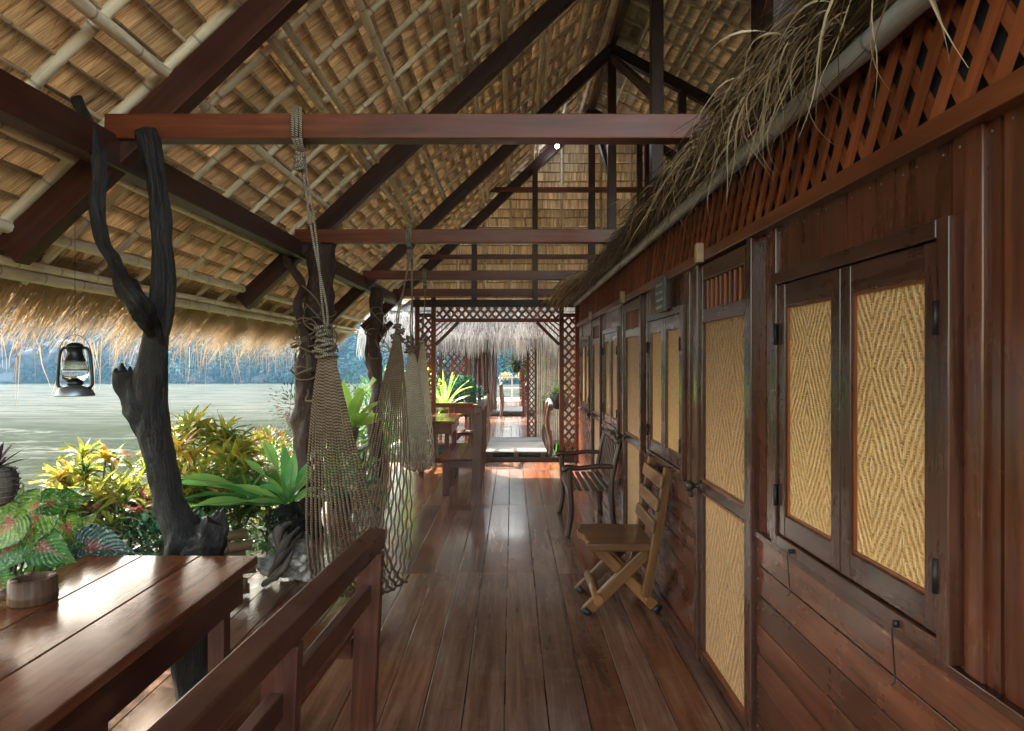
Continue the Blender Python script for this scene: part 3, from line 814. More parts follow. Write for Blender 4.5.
def make_door():
    d=bpy.data.objects.new('door',None); C.objects.link(d); d.parent=wall
    g=MB(); h=.383
    for s in (-1,1): g.box(-.022,.01,s*h-.0275-.0,s*h+.0275-.0,.012,2.10,'z') if False else g.box(-.022,.01,min(s*h,s*(h-.062)),max(s*h,s*(h-.062)),.012,2.10,'z')
    for z0,z1 in ((.012,.075),(.90,.985),(1.80,1.87),(2.02,2.10)): g.box(-.02,.01,-h+.062,h-.062,z0,z1,'y')
    g.build('door_frame',M['frame'],d,world=False,bevel=.003)
    g=MB(); panel(g,-.004,-h+.06,h-.06,.98,1.805); g.build('woven_panel',M['weave_door'],d,world=False)
    g=MB(); panel(g,-.004,-h+.06,h-.06,.07,.905); g.build('woven_panel',M['weave_door'],d,world=False)
    g=MB(); g.box(.03,.034,-h,h,1.8,2.1,'y'); g.build('dark_gap',M['darkroom'],d,world=False)
    g=MB()
    for i in range(9): yy=-h+.062+(2*h-.124)*(i+.5)/9; g.box(-.008,.006,yy-.011,yy+.011,1.87,2.02,'z')
    g.build('vent_bars',M['rail'],d,world=False,bevel=.002)
    for (a,b_,c,e) in ((-h+.062,h-.062,1.805,1.812),(-h+.062,h-.062,.972,.98),(-h+.062,h-.062,.905,.912),(-h+.062,h-.062,.075,.083)):
        g=MB(); g.box(-.024,-.004,a,b_,c-.004,e+.001,'y'); g.build('panel_bead',M['rail'],d,world=False)
    g=MB(); g.lathe([(.0001,-.0),(.03,0),(.032,.008),(.014,.014),(.012,.035),(.026,.05),(.031,.062),(.026,.075),(.0001,.08)],16)
    k=g.build('door_knob',M['brass'],d,world=False); k.rotation_euler=(0,-PI/2,0); k.location=(-.02,h-.03,.94)
    g=MB(); g.box(-.034,-.02,h-.055,h+.06,.925,.955,'y'); g.tube([(-.04,h+.03,.94),(-.06,h+.03,.91),(-.055,h+.03,.87)],.012,8); g.build('door_bolt',M['brass'],d,world=False,bevel=.002)
    for z in (.3,1.2,1.95):
        g=MB(); g.tube([(-.027,-h-.002,z-.045),(-.027,-h-.002,z+.045)],.008,8); g.build('hinge',M['iron'],d,world=False)
    return d
d0=make_door(); d0.location=(0,DC[0]-4.5,0)
for c in DC[1:]: copy_tree(d0,wall,(0,c-4.5,0))
for c in DC:
    g=MB(); g.box(WX-.085,WX-.045,c+.2,c+.25,2.10,2.20,'z'); g.build('wooden_peg',M['pegwood'],wall,bevel=.006)
# room behind (closed box, dark)
mb=MB()
mb.box(4.2,4.23,-1.6,WE,0,4.3,'y'); mb.box(1.06,4.2,WE-.02,WE,0,2.5,'x'); mb.box(1.06,4.2,-1.62,-1.6,0,2.5,'x')
mb.build('room_walls',M['darkroom'],wall)
mb=MB(); mb.box(1.06,4.2,-1.6,WE,2.53,2.56,'y'); mb.build('room_ceiling',M['darkroom'],wall)
# grey pole on top of the wall
mb=MB(); bamboo(mb,(.955,-1.6,2.455),(.955,WE,2.455),.034,12,.002); mb.build('top_pole',M['polegrey'],wall)

# ------------------------------------------------------------------ dry palm fronds over the pole
mb=MB()
def strip(mb,pts,w,r=None,up=(0,0,1)):
    r=rng.random() if r is None else r; base=len(mb.v); m_=len(pts)
    for i,p in enumerate(pts):
        a=pts[max(0,i-1)]; b_=pts[min(m_-1,i+1)]
        t=(V(b_)-V(a)).normalized(); sd=t.cross(V(up)); 
        if sd.length<.05: sd=t.cross(V((1,0,0)))
        sd.normalize(); k=i/(m_-1); ww=w*min(1,.4+k*3)*max(.12,1-k**2.2)
        mb.v.append(V(p)-sd*ww/2); mb.v.append(V(p)+sd*ww/2)
    for i in range(m_-1):
        a=base+2*i; mb.face((a,a+1,a+3,a+2),[(i/m_,0),(i/m_,1),((i+1)/m_,1),((i+1)/m_,0)],r,True)
for i in range(2300):        # blades lying lengthwise in a long heap
    y=U(.6,9.4); ln=U(.5,1.3)
    a=U(0,1); x=.83+.2*a+rng.gauss(0,.025); z=2.50+.08*math.sin(PI*a)+U(0,.05)+U(0,.07)*(y<4.5)
    dx=U(-.16,.03); dz=U(-.22,.06)
    pts=[]
    for k in range(6):
        t=k/5; pts.append(V((x+dx*t*t+U(-.006,.006),y+ln*t,z+dz*t*t*ln+U(-.006,.006))))
    strip(mb,pts,U(.004,.009),U(0,.55),up=(U(-.6,.6),0,1))
for i in range(430):        # blades that spill over and hang down, curling
    y=1.75+abs(rng.gauss(0,1))*1.0 if i<260 else U(3,9.6)
    if i<18: y=U(1.2,1.7)
    near=i<260
    x=.86+U(-.1,.05); z=2.5+U(-.03,.08); p=V((x,y,z)); d=V((U(-.9,-.1),U(-.35,.7),U(-.2,.25))).normalized()
    L_=U(.16,.5) if near else U(.12,.36)
    pts=[p.copy()]; cu=V((U(-1,1),U(-1,1),U(-.6,.6)))
    n_=11
    for k in range(n_):
        d=(d+V((0,0,-.33))+cu*(.20 if k>3 else .05)).normalized()
        if k%4==3: cu=V((U(-1,1),U(-1,1),U(-.8,.8)))*1.3
        p=p+d*(L_/n_)
        if p.x>.93 and p.z<2.5: p.x=.93-U(0,.01)
        pts.append(p.copy())
    strip(mb,pts,U(.0035,.011),U(.15,1),up=(1,U(-.6,.6),.2))
for i in range(160):        # drooping far end
    y=U(7.6,9.7); p=V((U(.72,.95),y,2.52+U(0,.1))); d=V((U(-.6,-.2),U(-.1,.6),U(-.1,.1)))
    pts=[p.copy()]
    L_=U(.35,.7)
    for k in range(7):
        d=(d+V((0,0,-.16))).normalized(); p=p+d*(L_/7); pts.append(p.copy())
    strip(mb,pts,U(.008,.018),U(.3,1),up=(1,0,.4))
o=mb.build('dry_palm_fronds',M['palm'],origin=(.9,4,2.5)); tag(o,'long heap of dry curling palm fronds draped over the pole above the wall','palm fronds')

# ------------------------------------------------------------------ driftwood posts
def smoothpts(pts,rad,k=5):
    out=[];ro=[]
    n_=len(pts); pts=[V(p) for p in pts]
    for i in range(n_-1):
        p0=pts[max(0,i-1)];p1=pts[i];p2=pts[i+1];p3=pts[min(n_-1,i+2)]
        for j in range(k):
            t=j/k
            out.append(.5*((2*p1)+(p2-p0)*t+(2*p0-5*p1+4*p2-p3)*t*t+(3*p1-p0-3*p2+p3)*t**3)); ro.append(rad[i]*(1-t)+rad[i+1]*t)
    out.append(pts[-1]); ro.append(rad[-1]); return out,ro
def limb(mb,px,Y,rough=.25,seed=0,n=14):
    """px: list of (px,py,width_px[,Y])"""
    pts=[];rad=[]
    for q in px:
        yy=q[3] if len(q)>3 else Y
        pts.append(P(q[0],q[1],yy)); rad.append(q[2]/2/F*yy)
    a,b_=smoothpts(pts,rad,9); mb.tube(a,b_,n+8,rough=rough*1.25,seed=seed)
mb=MB(); Y=3.25
limb(mb,[(146,132,20),(154,160,19),(159,200,19),(162,245,20),(163,285,21),(160,318,22),(154,345,25),(150,372,30),(149,396,30),(153,425,29),(160,460,27),(169,498,27),(180,528,36),(189,552,46),(196,640,46),(200,698,44)],Y,.2,1,18)
limb(mb,[(160,348,8,3.24),(152,326,20,3.2),(140,306,20),(124,284,19),(116,266,15),(102,240,13),(97,205,15),(99,175,15),(97,150,13),(88,124,12),(77,98,11)],3.12,.35,5,12)
limb(mb,[(158,450,18),(149,424,26),(137,398,32),(130,380,30),(129,371,25)],Y,.25,9,16)
for (a_,b_,w_) in ((117,369,9),(123,364,10),(131,367,9),(139,370,8),(145,366,7)): limb(mb,[(134,392,18),(a_,b_+8,w_),(a_-1,b_-1,2)],Y,.4,a_,8)
limb(mb,[(192,580,38),(201,553,38),(210,534,32),(217,520,20)],3.2,.45,3,16)
for (a_,b_,w_) in ((223,511,9),(217,513,9),(225,521,10),(211,518,8),(204,524,8)): limb(mb,[(206,545,24),(a_-3,b_+10,w_+3),(a_,b_,w_*.6),(a_+1,b_-3,1.5)],3.2,.4,a_,8)
t1=mb.build('driftwood_post',M['bark'],origin=(-1.5,3.25,0)); tag(t1,'black forked driftwood post nearest the camera with broken stubs behind the table','post','driftwood posts under the eave beam')
mb=MB(); Y=6.3
limb(mb,[(322,243,26),(320,290,26),(316,340,26),(310,375,28),(307,410,26),(306,450,24),(308,500,26),(310,534,30)],Y,.3,11,14)
limb(mb,[(316,372,14),(306,335,11),(298,305,9),(302,285,8),(288,262,8),(287,240,8),(283,232,7)],6.15,.3,13,10)
t2=mb.build('driftwood_post',M['bark2'],origin=(-1.85,6.3,0)); tag(t2,'red brown crooked driftwood post tangled with ropes of the near hammock','post','driftwood posts under the eave beam')
mb=MB(); Y=9.1
limb(mb,[(377,288,12),(376,320,13),(373,355,14),(377,385,12),(374,420,14),(376,455,14),(376,482,15)],Y,.3,17,12)
limb(mb,[(374,345,6),(384,330,6),(392,322,5)],Y,.3,18,8)
t3=mb.build('driftwood_post',M['bark2'],origin=(-1.85,9.1,0)); tag(t3,'thin red brown driftwood post beside the lime green leaves, farthest of three','post','driftwood posts under the eave beam')

# ------------------------------------------------------------------ tables and benches
def make_table(x0,x1,y0,y1,h,mat,label,group,legs=(0,.5,1)):
    cx,cy=(x0+x1)/2,(y0+y1)/2
    t=thing('wooden_table',(cx,cy,0),label,'table',group)
    g=MB(); n=3; w=(x1-x0)/n
    for i in range(n): g.box(x0+i*w+.0015,x0+(i+1)*w-.0015,y0,y1,h-.035,h,'y')
    g.build('table_top',mat,t,bevel=.004)
    a=.045
    g=MB(); g.box(x0+a,x0+a+.03,y0+a,y1-a,h-.18,h-.036,'y'); g.box(x1-a-.03,x1-a,y0+a,y1-a,h-.18,h-.036,'y')
    g.box(x0+a+.03,x1-a-.03,y0+a,y0+a+.03,h-.18,h-.036,'x'); g.box(x0+a+.03,x1-a-.03,y1-a-.03,y1-a,h-.18,h-.036,'x')
    g.build('apron',M['redwood'],t,bevel=.003)
    for k in legs:
        for x in (x0+.115,x1-.115):
            yy=y0+.115+(y1-y0-.23)*k
            g=MB(); g.box(x-.033,x+.033,yy-.033,yy+.033,0,h-.037,'z'); g.build('leg',M['redwood'],t,bevel=.004)
    for x in (x0+.115,x1-.115):
        g=MB(); g.box(x-.02,x+.02,y0+.15,y1-.15,.12,.18,'y'); g.build('stretcher',M['redwood'],t,bevel=.003)
    return t
tb=make_table(-1.80,-1.07,.75,2.88,.78,M['table'],'large glossy plank dining table in the left foreground','wooden tables along the boardwalk')
make_table(-1.36,-.78,9.3,10.7,.78,M['table'],'far wooden table reflecting green leaves in front of the lattice screen','wooden tables along the boardwalk',(0,1))
def make_backbench(x,y0,y1,label,tilt=0,h=.86,group='high backed benches beside the tables'):
    t=thing('wooden_bench',(x,y1,0),label,'bench',group,tilt)
    Lb=y1-y0
    # local: y from -Lb to 0, back at x=0, seat toward -x
    for i,k in enumerate((0,.52,1)):
        y=-.05-(Lb-.1)*k
        g=MB(); g.beam((-.035,y,0),(.0,y,h-.06),.105,.05,(0,1,0)); g.build('back_post',M['redwood'],t,world=False,bevel=.004)
        g=MB(); g.box(-.43,-.35,y-.03,y+.03,0,.415,'z'); g.build('leg',M['redwood'],t,world=False,bevel=.004)
        g=MB(); g.box(-.35,-.08,y-.02,y+.02,.33,.41,'x'); g.build('seat_bearer',M['redwood'],t,world=False,bevel=.003)
    g=MB(); g.beam((.005,-Lb-.06,h-.02),(.005,.03,h-.02),.075,.085,(.12,0,1)); g.build('top_rail',M['redwood'],t,world=False,bevel=.006)
    g=MB(); g.beam((-.012,-Lb,.615),(-.012,-.0,.615),.04,.075,(0,0,1)); g.build('lower_rail',M['redwood'],t,world=False,bevel=.004)
    g=MB()
    for i in range(3): g.box(-.45+i*.125,-.45+i*.125+.12,-Lb,-.0,.418,.445,'y')
    g.build('seat',M['table'],t,world=False,bevel=.004)
    return t
make_backbench(-.60,1.05,2.97,'dark red bench with open railed back in the foreground, end post at the walkway',R(-3.5),.845)
make_backbench(-.40,8.1,9.6,'far wooden bench with tall dark back beside the distant table',0,1.04)
# far rustic chair behind
def rustic_stool(x,y):
    t=thing('rustic_chair',(x,y,0),'small pinkish rustic chair with rounded plank top behind the far table','chair')
    for dx in (-.18,.18):
        for dy in (-.15,.15):
            g=MB(); g.tube(smoothpts([(x+dx,y+dy,0),(x+dx*.9+U(-.01,.01),y+dy,.25),(x+dx*.8,y+dy,.5+(dy>0)*.35)],[.034,.028,.03])[0],.03,8,rough=.2); g.build('leg',M['reddrift'],t)
    g=MB(); g.grid(lambda a,b_:(x-.24+.48*a,y-.2+.4*b_,.46+.02*math.sin(a*3.1)),6,4); g.box(x-.24,x+.24,y-.2,y+.2,.42,.455,'x'); g.build('seat',M['reddrift'],t,bevel=.01)
    g=MB(); g.box(x-.25,x+.25,y+.13,y+.19,.72,.9,'x'); g.build('backrest',M['reddrift'],t,bevel=.02)
    g=MB(); g.box(x-.2,x+.2,y-.17,y-.13,.2,.25,'x'); g.build('stretcher',M['reddrift'],t,bevel=.01)
rustic_stool(-.78,11.35-.42)

# ---- folding rustic chair
ch=thing('folding_chair',(.7,4.53,0),'golden brown carved folding chair with thick slab seat and crossed legs','chair')
YN,YFa=4.27,4.80
mb=MB() # seat slab, wavy front edge
def seatfn():
    n_=10
    for z0 in (.405,.455):
        pass
pts=[]
for i in range(11):
    t=i/10; pts.append((.46+.018*math.sin(t*7)+.01*math.sin(t*17),YN+(YFa-YN)*t))
base=len(mb.v); m_=len(pts)
for z in (.405,.457):
    for (x,y) in pts: mb.v.append(V((x+(.012 if z<.43 else 0),y,z)))
    for (x,y) in pts: mb.v.append(V((.895,y,z)))
B=2*m_
for i in range(m_-1):
    y0=pts[i][1];y1=pts[i+1][1]
    mb.face((base+B+i,base+B+m_+i,base+B+m_+i+1,base+B+i+1),[(0,y0),(.43,y0),(.43,y1),(0,y1)],.5)
    mb.face((base+i,base+i+1,base+m_+i+1,base+m_+i),[(0,y0),(0,y1),(.43,y1),(.43,y0)],.5)
    mb.face((base+i,base+B+i,base+B+i+1,base+i+1),[(y0,0),(y0,.05),(y1,.05),(y1,0)],.5)
    mb.face((base+m_+i,base+m_+i+1,base+B+m_+i+1,base+B+m_+i),[(y0,0),(y1,0),(y1,.05),(y0,.05)],.5)
mb.face((base,base+m_,base+B+m_,base+B),[(0,0),(.43,0),(.43,.05),(0,.05)],.5)
mb.face((base+m_-1,base+B+m_-1,base+B+2*m_-1,base+2*m_-1),[(0,0),(0,.05),(.43,.05),(.43,0)],.5)
mb.build('seat',M['chairwood'],ch,bevel=.012)
for y in (YN+.06,YFa-.06):      # legs from front floor to the back of the seat
    g=MB(); g.beam((.47,y,.012),(.86,y,.40),.045,.075,(-.7,0,.7)); g.build('leg',M['chairwood'],ch,bevel=.008)
    g=MB(); g.tube([(.462,y,.0),(.49,y,.03)],.04,10); g.build('foot_cap',M['iron'],ch)
for y in (YN+.12,YFa-.12):      # legs that rise from rear floor to the seat front
    g=MB(); g.beam((.93,y,.012),(.55,y,.40),.045,.07,(.7,0,.7)); g.build('leg',M['chairwood'],ch,bevel=.008)
    g=MB(); g.tube([(.935,y,.0),(.91,y,.03)],.04,10); g.build('foot_cap',M['iron'],ch)
for y in (YN+.02,YFa-.02):      # back uprights lean onto the wall
    g=MB(); g.beam((.84,y,.12),(.985,y,.93),.045,.06,(1,0,0)); g.build('back_upright',M['chairwood'],ch,bevel=.008)
for z in (.565,.70,.845):
    x=.84+(z-.12)/.81*.145-.035
    g=MB(); g.beam((x,YN-.02,z),(x,YFa+.02,z),.025,.085,(.17,0,1)); g.build('back_slat',M['chairwood'],ch,bevel=.012)
g=MB(); g.tube([(.54,YN-.0,.10),(.54,YN+.25,.105),(.54,YFa+.0,.10)],.033,12,rough=.08); g.build('stretcher',M['chairwood'],ch)
g=MB(); g.tube([(.87,YN-.0,.09),(.87,YFa+.0,.09)],.03,12,rough=.08); g.build('stretcher',M['chairwood'],ch)

# ---- dark slatted bench
bn=thing('slatted_bench',(.75,6.7,0),'dark slatted bench with curved arms standing against the wall','bench')
y0,y1=6.2,7.2
for y in (y0,y1):
    g=MB(); a,b_=smoothpts([(.50,y,0),(.535,y,.2),(.53,y,.42),(.52,y,.62)],[.028,.025,.026,.026]); g.tube(a,b_,8); g.build('front_leg',M['darkbrown'],bn)
    g=MB(); a,b_=smoothpts([(.93,y,0),(.90,y,.4),(.93,y,.65),(.98,y,.86)],[.028,.026,.024,.022]); g.tube(a,b_,8); g.build('rear_leg',M['darkbrown'],bn)
    g=MB(); a,b_=smoothpts([(.47,y,.60),(.50,y,.635),(.6,y,.625),(.78,y,.645),(.93,y,.64)],[.025,.028,.024,.022,.022]); g.tube(a,b_,8); g.build('armrest',M['darkbrown'],bn)
g=MB()
for i in range(6): g.box(.53+i*.065,.53+i*.065+.045,y0-.01,y1+.01,.415,.435,'y')
g.build('seat_slats',M['darkbrown'],bn,bevel=.004)
for x in (.535,.90):
    g=MB(); g.box(x-.015,x+.015,y0+.02,y1-.02,.35,.41,'y'); g.build('seat_rail',M['darkbrown'],bn,bevel=.003)
g=MB()
for i in range(9):
    y=y0+.1+(y1-y0-.2)*i/8; g.beam((.915,y,.47),(.972,y,.83),.045,.014,(-1,0,0))
g.build('back_slats',M['darkbrown'],bn,bevel=.003)
g=MB(); g.beam((.912,y0,.475),(.912,y1,.475),.025,.05); g.build('back_rail',M['darkbrown'],bn,bevel=.003)
g=MB(); a=[(.975,y0+(y1-y0)*i/16,.85+.03*math.sin(PI*i/16)+.012*math.cos(i*PI/2)) for i in range(17)]
g.tube(a,.027,8); g.build('top_rail',M['darkbrown'],bn)

# ------------------------------------------------------------------ cup on the table
c=P(33,590,2.33); cx,cy=c.x,c.y
t=thing('bamboo_cup',(cx,cy,.781),'short brown bamboo cup with side stub used as ashtray on the big table','cup')
g=MB(); g.lathe([(.0001,.0),(.07,0),(.074,.006),(.073,.022),(.076,.027),(.073,.032),(.072,.078),(.064,.082),(.052,.08),(.05,.02),(.0001,.018)],28); g.build('cup_body',M['ashtray'],t,world=False)
g=MB(); g.tube([(-.06,-.02,.03),(-.1,-.035,.03)],[.022,.02],12); g.build('side_stub',M['ashtray'],t,world=False)
g=MB(); 
for an in (.3,2.4,4.3):
    g=MB(); g.lathe([(.01,.076),(.014,.0845),(.0001,.0855)],8,(.058*math.cos(an),.058*math.sin(an),0)); g.build('rim_notch',M['ashtray'],t,world=False)

# ------------------------------------------------------------------ lantern
def lantern():
    Y=3.35; c=P(75,396,Y); s=36/F*Y/.165
    t=thing('kerosene_lantern',c,'black kerosene storm lantern hanging from the eave over the river','lantern')
    g=MB(); g.lathe([(.0001,0),(.085,0),(.086,.006),(.074,.03),(.066,.042),(.03,.05),(.026,.055),(.0001,.056)],24); g.build('fuel_tank',M['tin'],t,world=False)
    g=MB(); g.lathe([(.0001,.054),(.034,.054),(.038,.062),(.03,.078),(.016,.09),(.0001,.092)],20); g.build('burner',M['black'],t,world=False)
    g=MB(); g.lathe([(.036,.07),(.052,.085),(.058,.11),(.054,.14),(.046,.16),(.043,.168)],24); g.build('glass_globe',M['glass'],t,world=False)
    g=MB(); g.lathe([(.045,.168),(.048,.172),(.044,.178),(.034,.205),(.034,.235),(.04,.237),(.04,.243),(.03,.255),(.012,.262),(.0001,.262)],24); g.build('chimney_hood',M['black'],t,world=False)
    for sgn in (-1,1):
        g=MB(); a,b_=smoothpts([(sgn*.03,0,.236),(sgn*.055,0,.235),(sgn*.072,0,.21),(sgn*.08,0,.15),(sgn*.085,0,.08),(sgn*.082,0,.05),(sgn*.06,0,.036)],[.0075]*7); g.tube(a,b_,8); g.build('side_tube',M['black'],t,world=False)
    g=MB(); g.tube([(.058,.0,.105),(.066,0,.12),(.066,0,.15),(.055,0,.17)],.002,6)
    for k in range(3): 
        g.lathe([(.0565-k*.004,.095+k*.03),(.058-k*.004,.0965+k*.03),(.0565-k*.004,.098+k*.03)],20)
    g.build('wire_guard',M['iron'],t,world=False)
    g=MB(); a=[(.08*math.cos(q),0,.2+.1*math.sin(q)) for q in [PI*k/12 for k in range(13)]]; g.tube(a,.0018,6); 
    g.build('wire_handle',M['iron'],t,world=False)
    g=MB(); g.tube([(0,0,.3),(.0,0,.3+.6)],.0012,5); g.build('hanging_wire',M['iron'],t,world=False)
lantern()

# ------------------------------------------------------------------ hammocks
def rope(mb,pts,r=.007,k=4): a,b_=smoothpts(pts,[r]*len(pts),k); mb.tube(a,b_,7)
def hammock(A,B,zmin,W,nst,mat,label,pw,xs,tieA,tieB,rad=.0055,wob=0,seed=1,xmid=0,ropemat='rope'):
    t=thing('rope_hammock',tieA,label,'hammock','hammocks between the tie beams')
    net=MB(); A=V(A); B=V(B)
    n_=110
    for i in range(nst):
        a=(i/(nst-1)-.5)*2
        pts=[]
        for j in range(n_+1):
            s=j/n_
            yy=s**pw
            c=A.lerp(B,yy)
            z=zmin+((A.z if s<.5 else B.z)-zmin)*abs(2*s-1)**1.9
            wd=W*math.sin(PI*s)**.75
            # net region: neighbouring cords meet alternately
            net_k=max(0,min(1,(s-.27)*10))*max(0,min(1,(.88-s)*8))
            tri=abs(((s*44+.25*noise.noise(V((i*.9,s*5,seed)))) %2)-1)*2-1
            off=a*wd*.5+ (W/nst)*.48*tri*net_k*(1 if i%2 else -1)*.55
            sagx=a*a*wd*.18
            fx=xmid*math.sin(PI*s)
            pts.append(V((c.x+off*xs+fx+.004*noise.noise(V((i,s*9,seed))),c.y+(off*.12*(1 if s<.5 else -1)),z+sagx+.025*noise.noise(V((i*1.3,s*4,seed+4)))*math.sin(PI*s))))
        net.tube(pts,rad,6)
    net.build('hammock_net',M[mat],t)
    # head cords twisted together, rope to the beam
    for q,tie in ((A,tieA),(B,tieB)):
        tie=V(tie)
        g=MB()
        rope(g,[q+V((0,0,-.03)),q+V((.008,0,.12)),q.lerp(tie,.45)+V((U(-.01,.01),0,0)),tie+V((0,-.0,-.14))],.0065)
        rope(g,[q+V((.02,0,-.05)),q+V((-.012,.0,.1)),q.lerp(tie,.5)+V((.012,0,0)),tie+V((.015,-.0,-.12))],.006)
        g.build('hanging_rope',M[ropemat],t)
        g=MB()
        for dx in (-.018,0,.02):   # turns around the beam
            w=.068;h=.078
            pp=[(tie.x+dx,tie.y-w,tie.z-h+.015),(tie.x+dx,tie.y-w,tie.z+h+.0),(tie.x+dx,tie.y+w,tie.z+h),(tie.x+dx,tie.y+w,tie.z-h),(tie.x+dx*.5,tie.y-.01,tie.z-h-.03),(tie.x+dx,tie.y-w,tie.z-h+.015)]
            g.tube(pp,.009,6)
        # knot and loose coil ends
        for k in range(7):
            cc=V((tie.x,tie.y-.02,tie.z-.13-k*.012)); a0=U(0,6)
            g.tube([cc+V((.022*math.cos(a0+q_),.022*math.sin(a0+q_),.006*math.sin(2*q_))) for q_ in [k2*PI/4 for k2 in range(9)]],.007,6)
        g.build('knot',M[ropemat],t)
        g=MB()
        for k in range(9):
            cc=q+V((U(-.02,.02),U(-.02,.02),.03-k*.018)); a0=U(0,6); rr=.03+.003*k
            g.tube([cc+V((rr*math.cos(a0+q_),rr*math.sin(a0+q_),.008*math.sin(2*q_+k))) for q_ in [k2*PI/5 for k2 in range(11)]],.0075,6)
        g.build('cord_binding',M[ropemat],t)
    return t
hammock((-.955,3.5,1.74),(-.985,5.9,1.88),.10,.52,16,'rope_brown','brown knotted cord hammock sagging between the two nearest tie beams',1.45,1,(-1.03,3.33,2.73),(-.93,6.21,2.73),.0072,0,1,.03)
hammock((-.95,6.45,1.8),(-1.15,8.8,1.9),.42,.34,18,'rope_pale','pale cream cord hammock hanging behind the brown one',1.4,1,(-.93,6.27,2.73),(-1.15,9.02,2.73),.007,0,2,.02)
# loose tangle of line on the second post
t=thing('rope_tangle',(-1.8,6.1,1.9),'loose tangle of grey rope wound round the crooked red brown post','rope')
for k in range(3):
    g=MB()
    for j in range(4):
        pts=[]; a0=U(0,6); zc=U(1.6,2.2)
        for q in range(14):
            an=a0+q*.55; rr=.14+.07*math.sin(q*1.3+k)+U(-.02,.02)
            pts.append((-1.79+rr*math.cos(an),6.22+rr*math.sin(an)*.9,zc-.03*q+.09*math.sin(q*.9+j)))
        rope(g,pts,.0065,3)
    g.build('rope_loop',M['rope'],t)
t=thing('rope_tangle',(-1.8,9,1.9),'grey rope knots wound round the farthest thin post','rope')
for k in range(2):
    g=MB()
    for j in range(3):
        pts=[]; a0=U(0,6); zc=U(1.7,2.3)
        for q in range(12):
            an=a0+q*.55; rr=.13+.05*math.sin(q*1.3+k)+U(-.02,.02)
            pts.append((-1.79+rr*math.cos(an),9.1+rr*math.sin(an)*.9,zc-.03*q+.09*math.sin(q*.9+j)))
        rope(g,pts,.007,3)
    g.build('rope_loop',M['rope'],t)

# ------------------------------------------------------------------ lattice portal at the end of the walkway
PY=10.9
pt=thing('lattice_portal',(-.25,PY,0),'reddish lattice archway framing the far end of the boardwalk','archway')
def lat(mb,x0,x1,z0,z1,y,step=.11,w=.028):
    # crossed slats clipped to the rectangle
    for sg,yo in ((1,-.007),(-1,.007)):
        c=-(z1-z0)-.2
        while c<(x1-x0)+(z1-z0)+.2:
            # line: x = x0 + c + sg*(z-z0)*0.85
            pts=[]
            k=.85*sg; xs0=x0+c if sg>0 else x0+c
            def X(z): return xs0+k*(z-z0)
            za=z0; zb=z1
            xa,xb=X(za),X(zb)
            # clip to x0..x1
            def Z(x): return z0+(x-xs0)/k
            if k>0:
                if xa<x0: za=Z(x0)
                if xb>x1: zb=Z(x1)
            else:
                if xa>x1: za=Z(x1)
                if xb<x0: zb=Z(x0)
            if zb-za>.03 and za>=z0-1e-6 and zb<=z1+1e-6:
                mb.beam((X(za),y+yo,za),(X(zb),y+yo,zb),w,.012,(0,1,0))
            c+=step
for (xa,xb) in ((-1.51,-1.25),(.79,1.04)):
    for x in (xa,xb):
        g=MB(); g.box(x-.035,x+.035,PY-.04,PY+.04,0,2.62,'z'); g.build('portal_post',M['tie'],pt,bevel=.004)
    g=MB(); lat(g,xa+.035,xb-.035,.12,2.3,PY,.12,.036); g.build('lattice_panel',M['lattice'],pt)
    for zz in (.06,2.3):
        g=MB(); g.box(xa+.035,xb-.035,PY-.03,PY+.03,zz,zz+.06,'x'); g.build('portal_rail',M['tie'],pt,bevel=.003)
g=MB(); g.box(-1.6,1.1,PY-.05,PY+.05,2.46,2.58,'x'); g.build('header_beam',M['beam'],pt,bevel=.004)
g=MB(); g.box(-1.215,.755,PY-.03,PY+.03,2.22,2.28,'x'); g.build('portal_rail',M['tie'],pt,bevel=.003)
g=MB(); lat(g,-1.2,.75,2.28,2.46,PY,.12,.036); g.build('lattice_panel',M['lattice'],pt)
for s,x in ((1,-1.215),(-1,.755)):
    g=MB(); g.beam((x,PY,1.86),(x+s*.36,PY,2.22),.05,.06,(0,1,0)); g.build('corner_brace',M['tie'],pt,bevel=.003)
    g=MB()
    for k in range(1,4): g.beam((x+s*.0,PY-.006,1.9+k*.09),(x+s*(.33-k*.085),PY-.006,2.22),.022,.01,(0,1,0))
    g.build('corner_lattice',M['lattice'],pt)
g=MB(); g.box(-1.6,1.06,PY+.1,PY+.16,-.05,.05,'x'); g.build('threshold',M['redwood'],pt)
# low balustrade board left of the portal opening
g=MB(); g.box(-1.22,-.62,PY-.02,PY+.02,.86,.93,'x'); g.build('balustrade_rail',M['tie'],pt,bevel=.003)
g=MB(); g.beam((-1.2,PY,.0),(-.75,PY,.5),.04,.05,(0,1,0)); g.build('diagonal_brace',M['tie'],pt,bevel=.003)

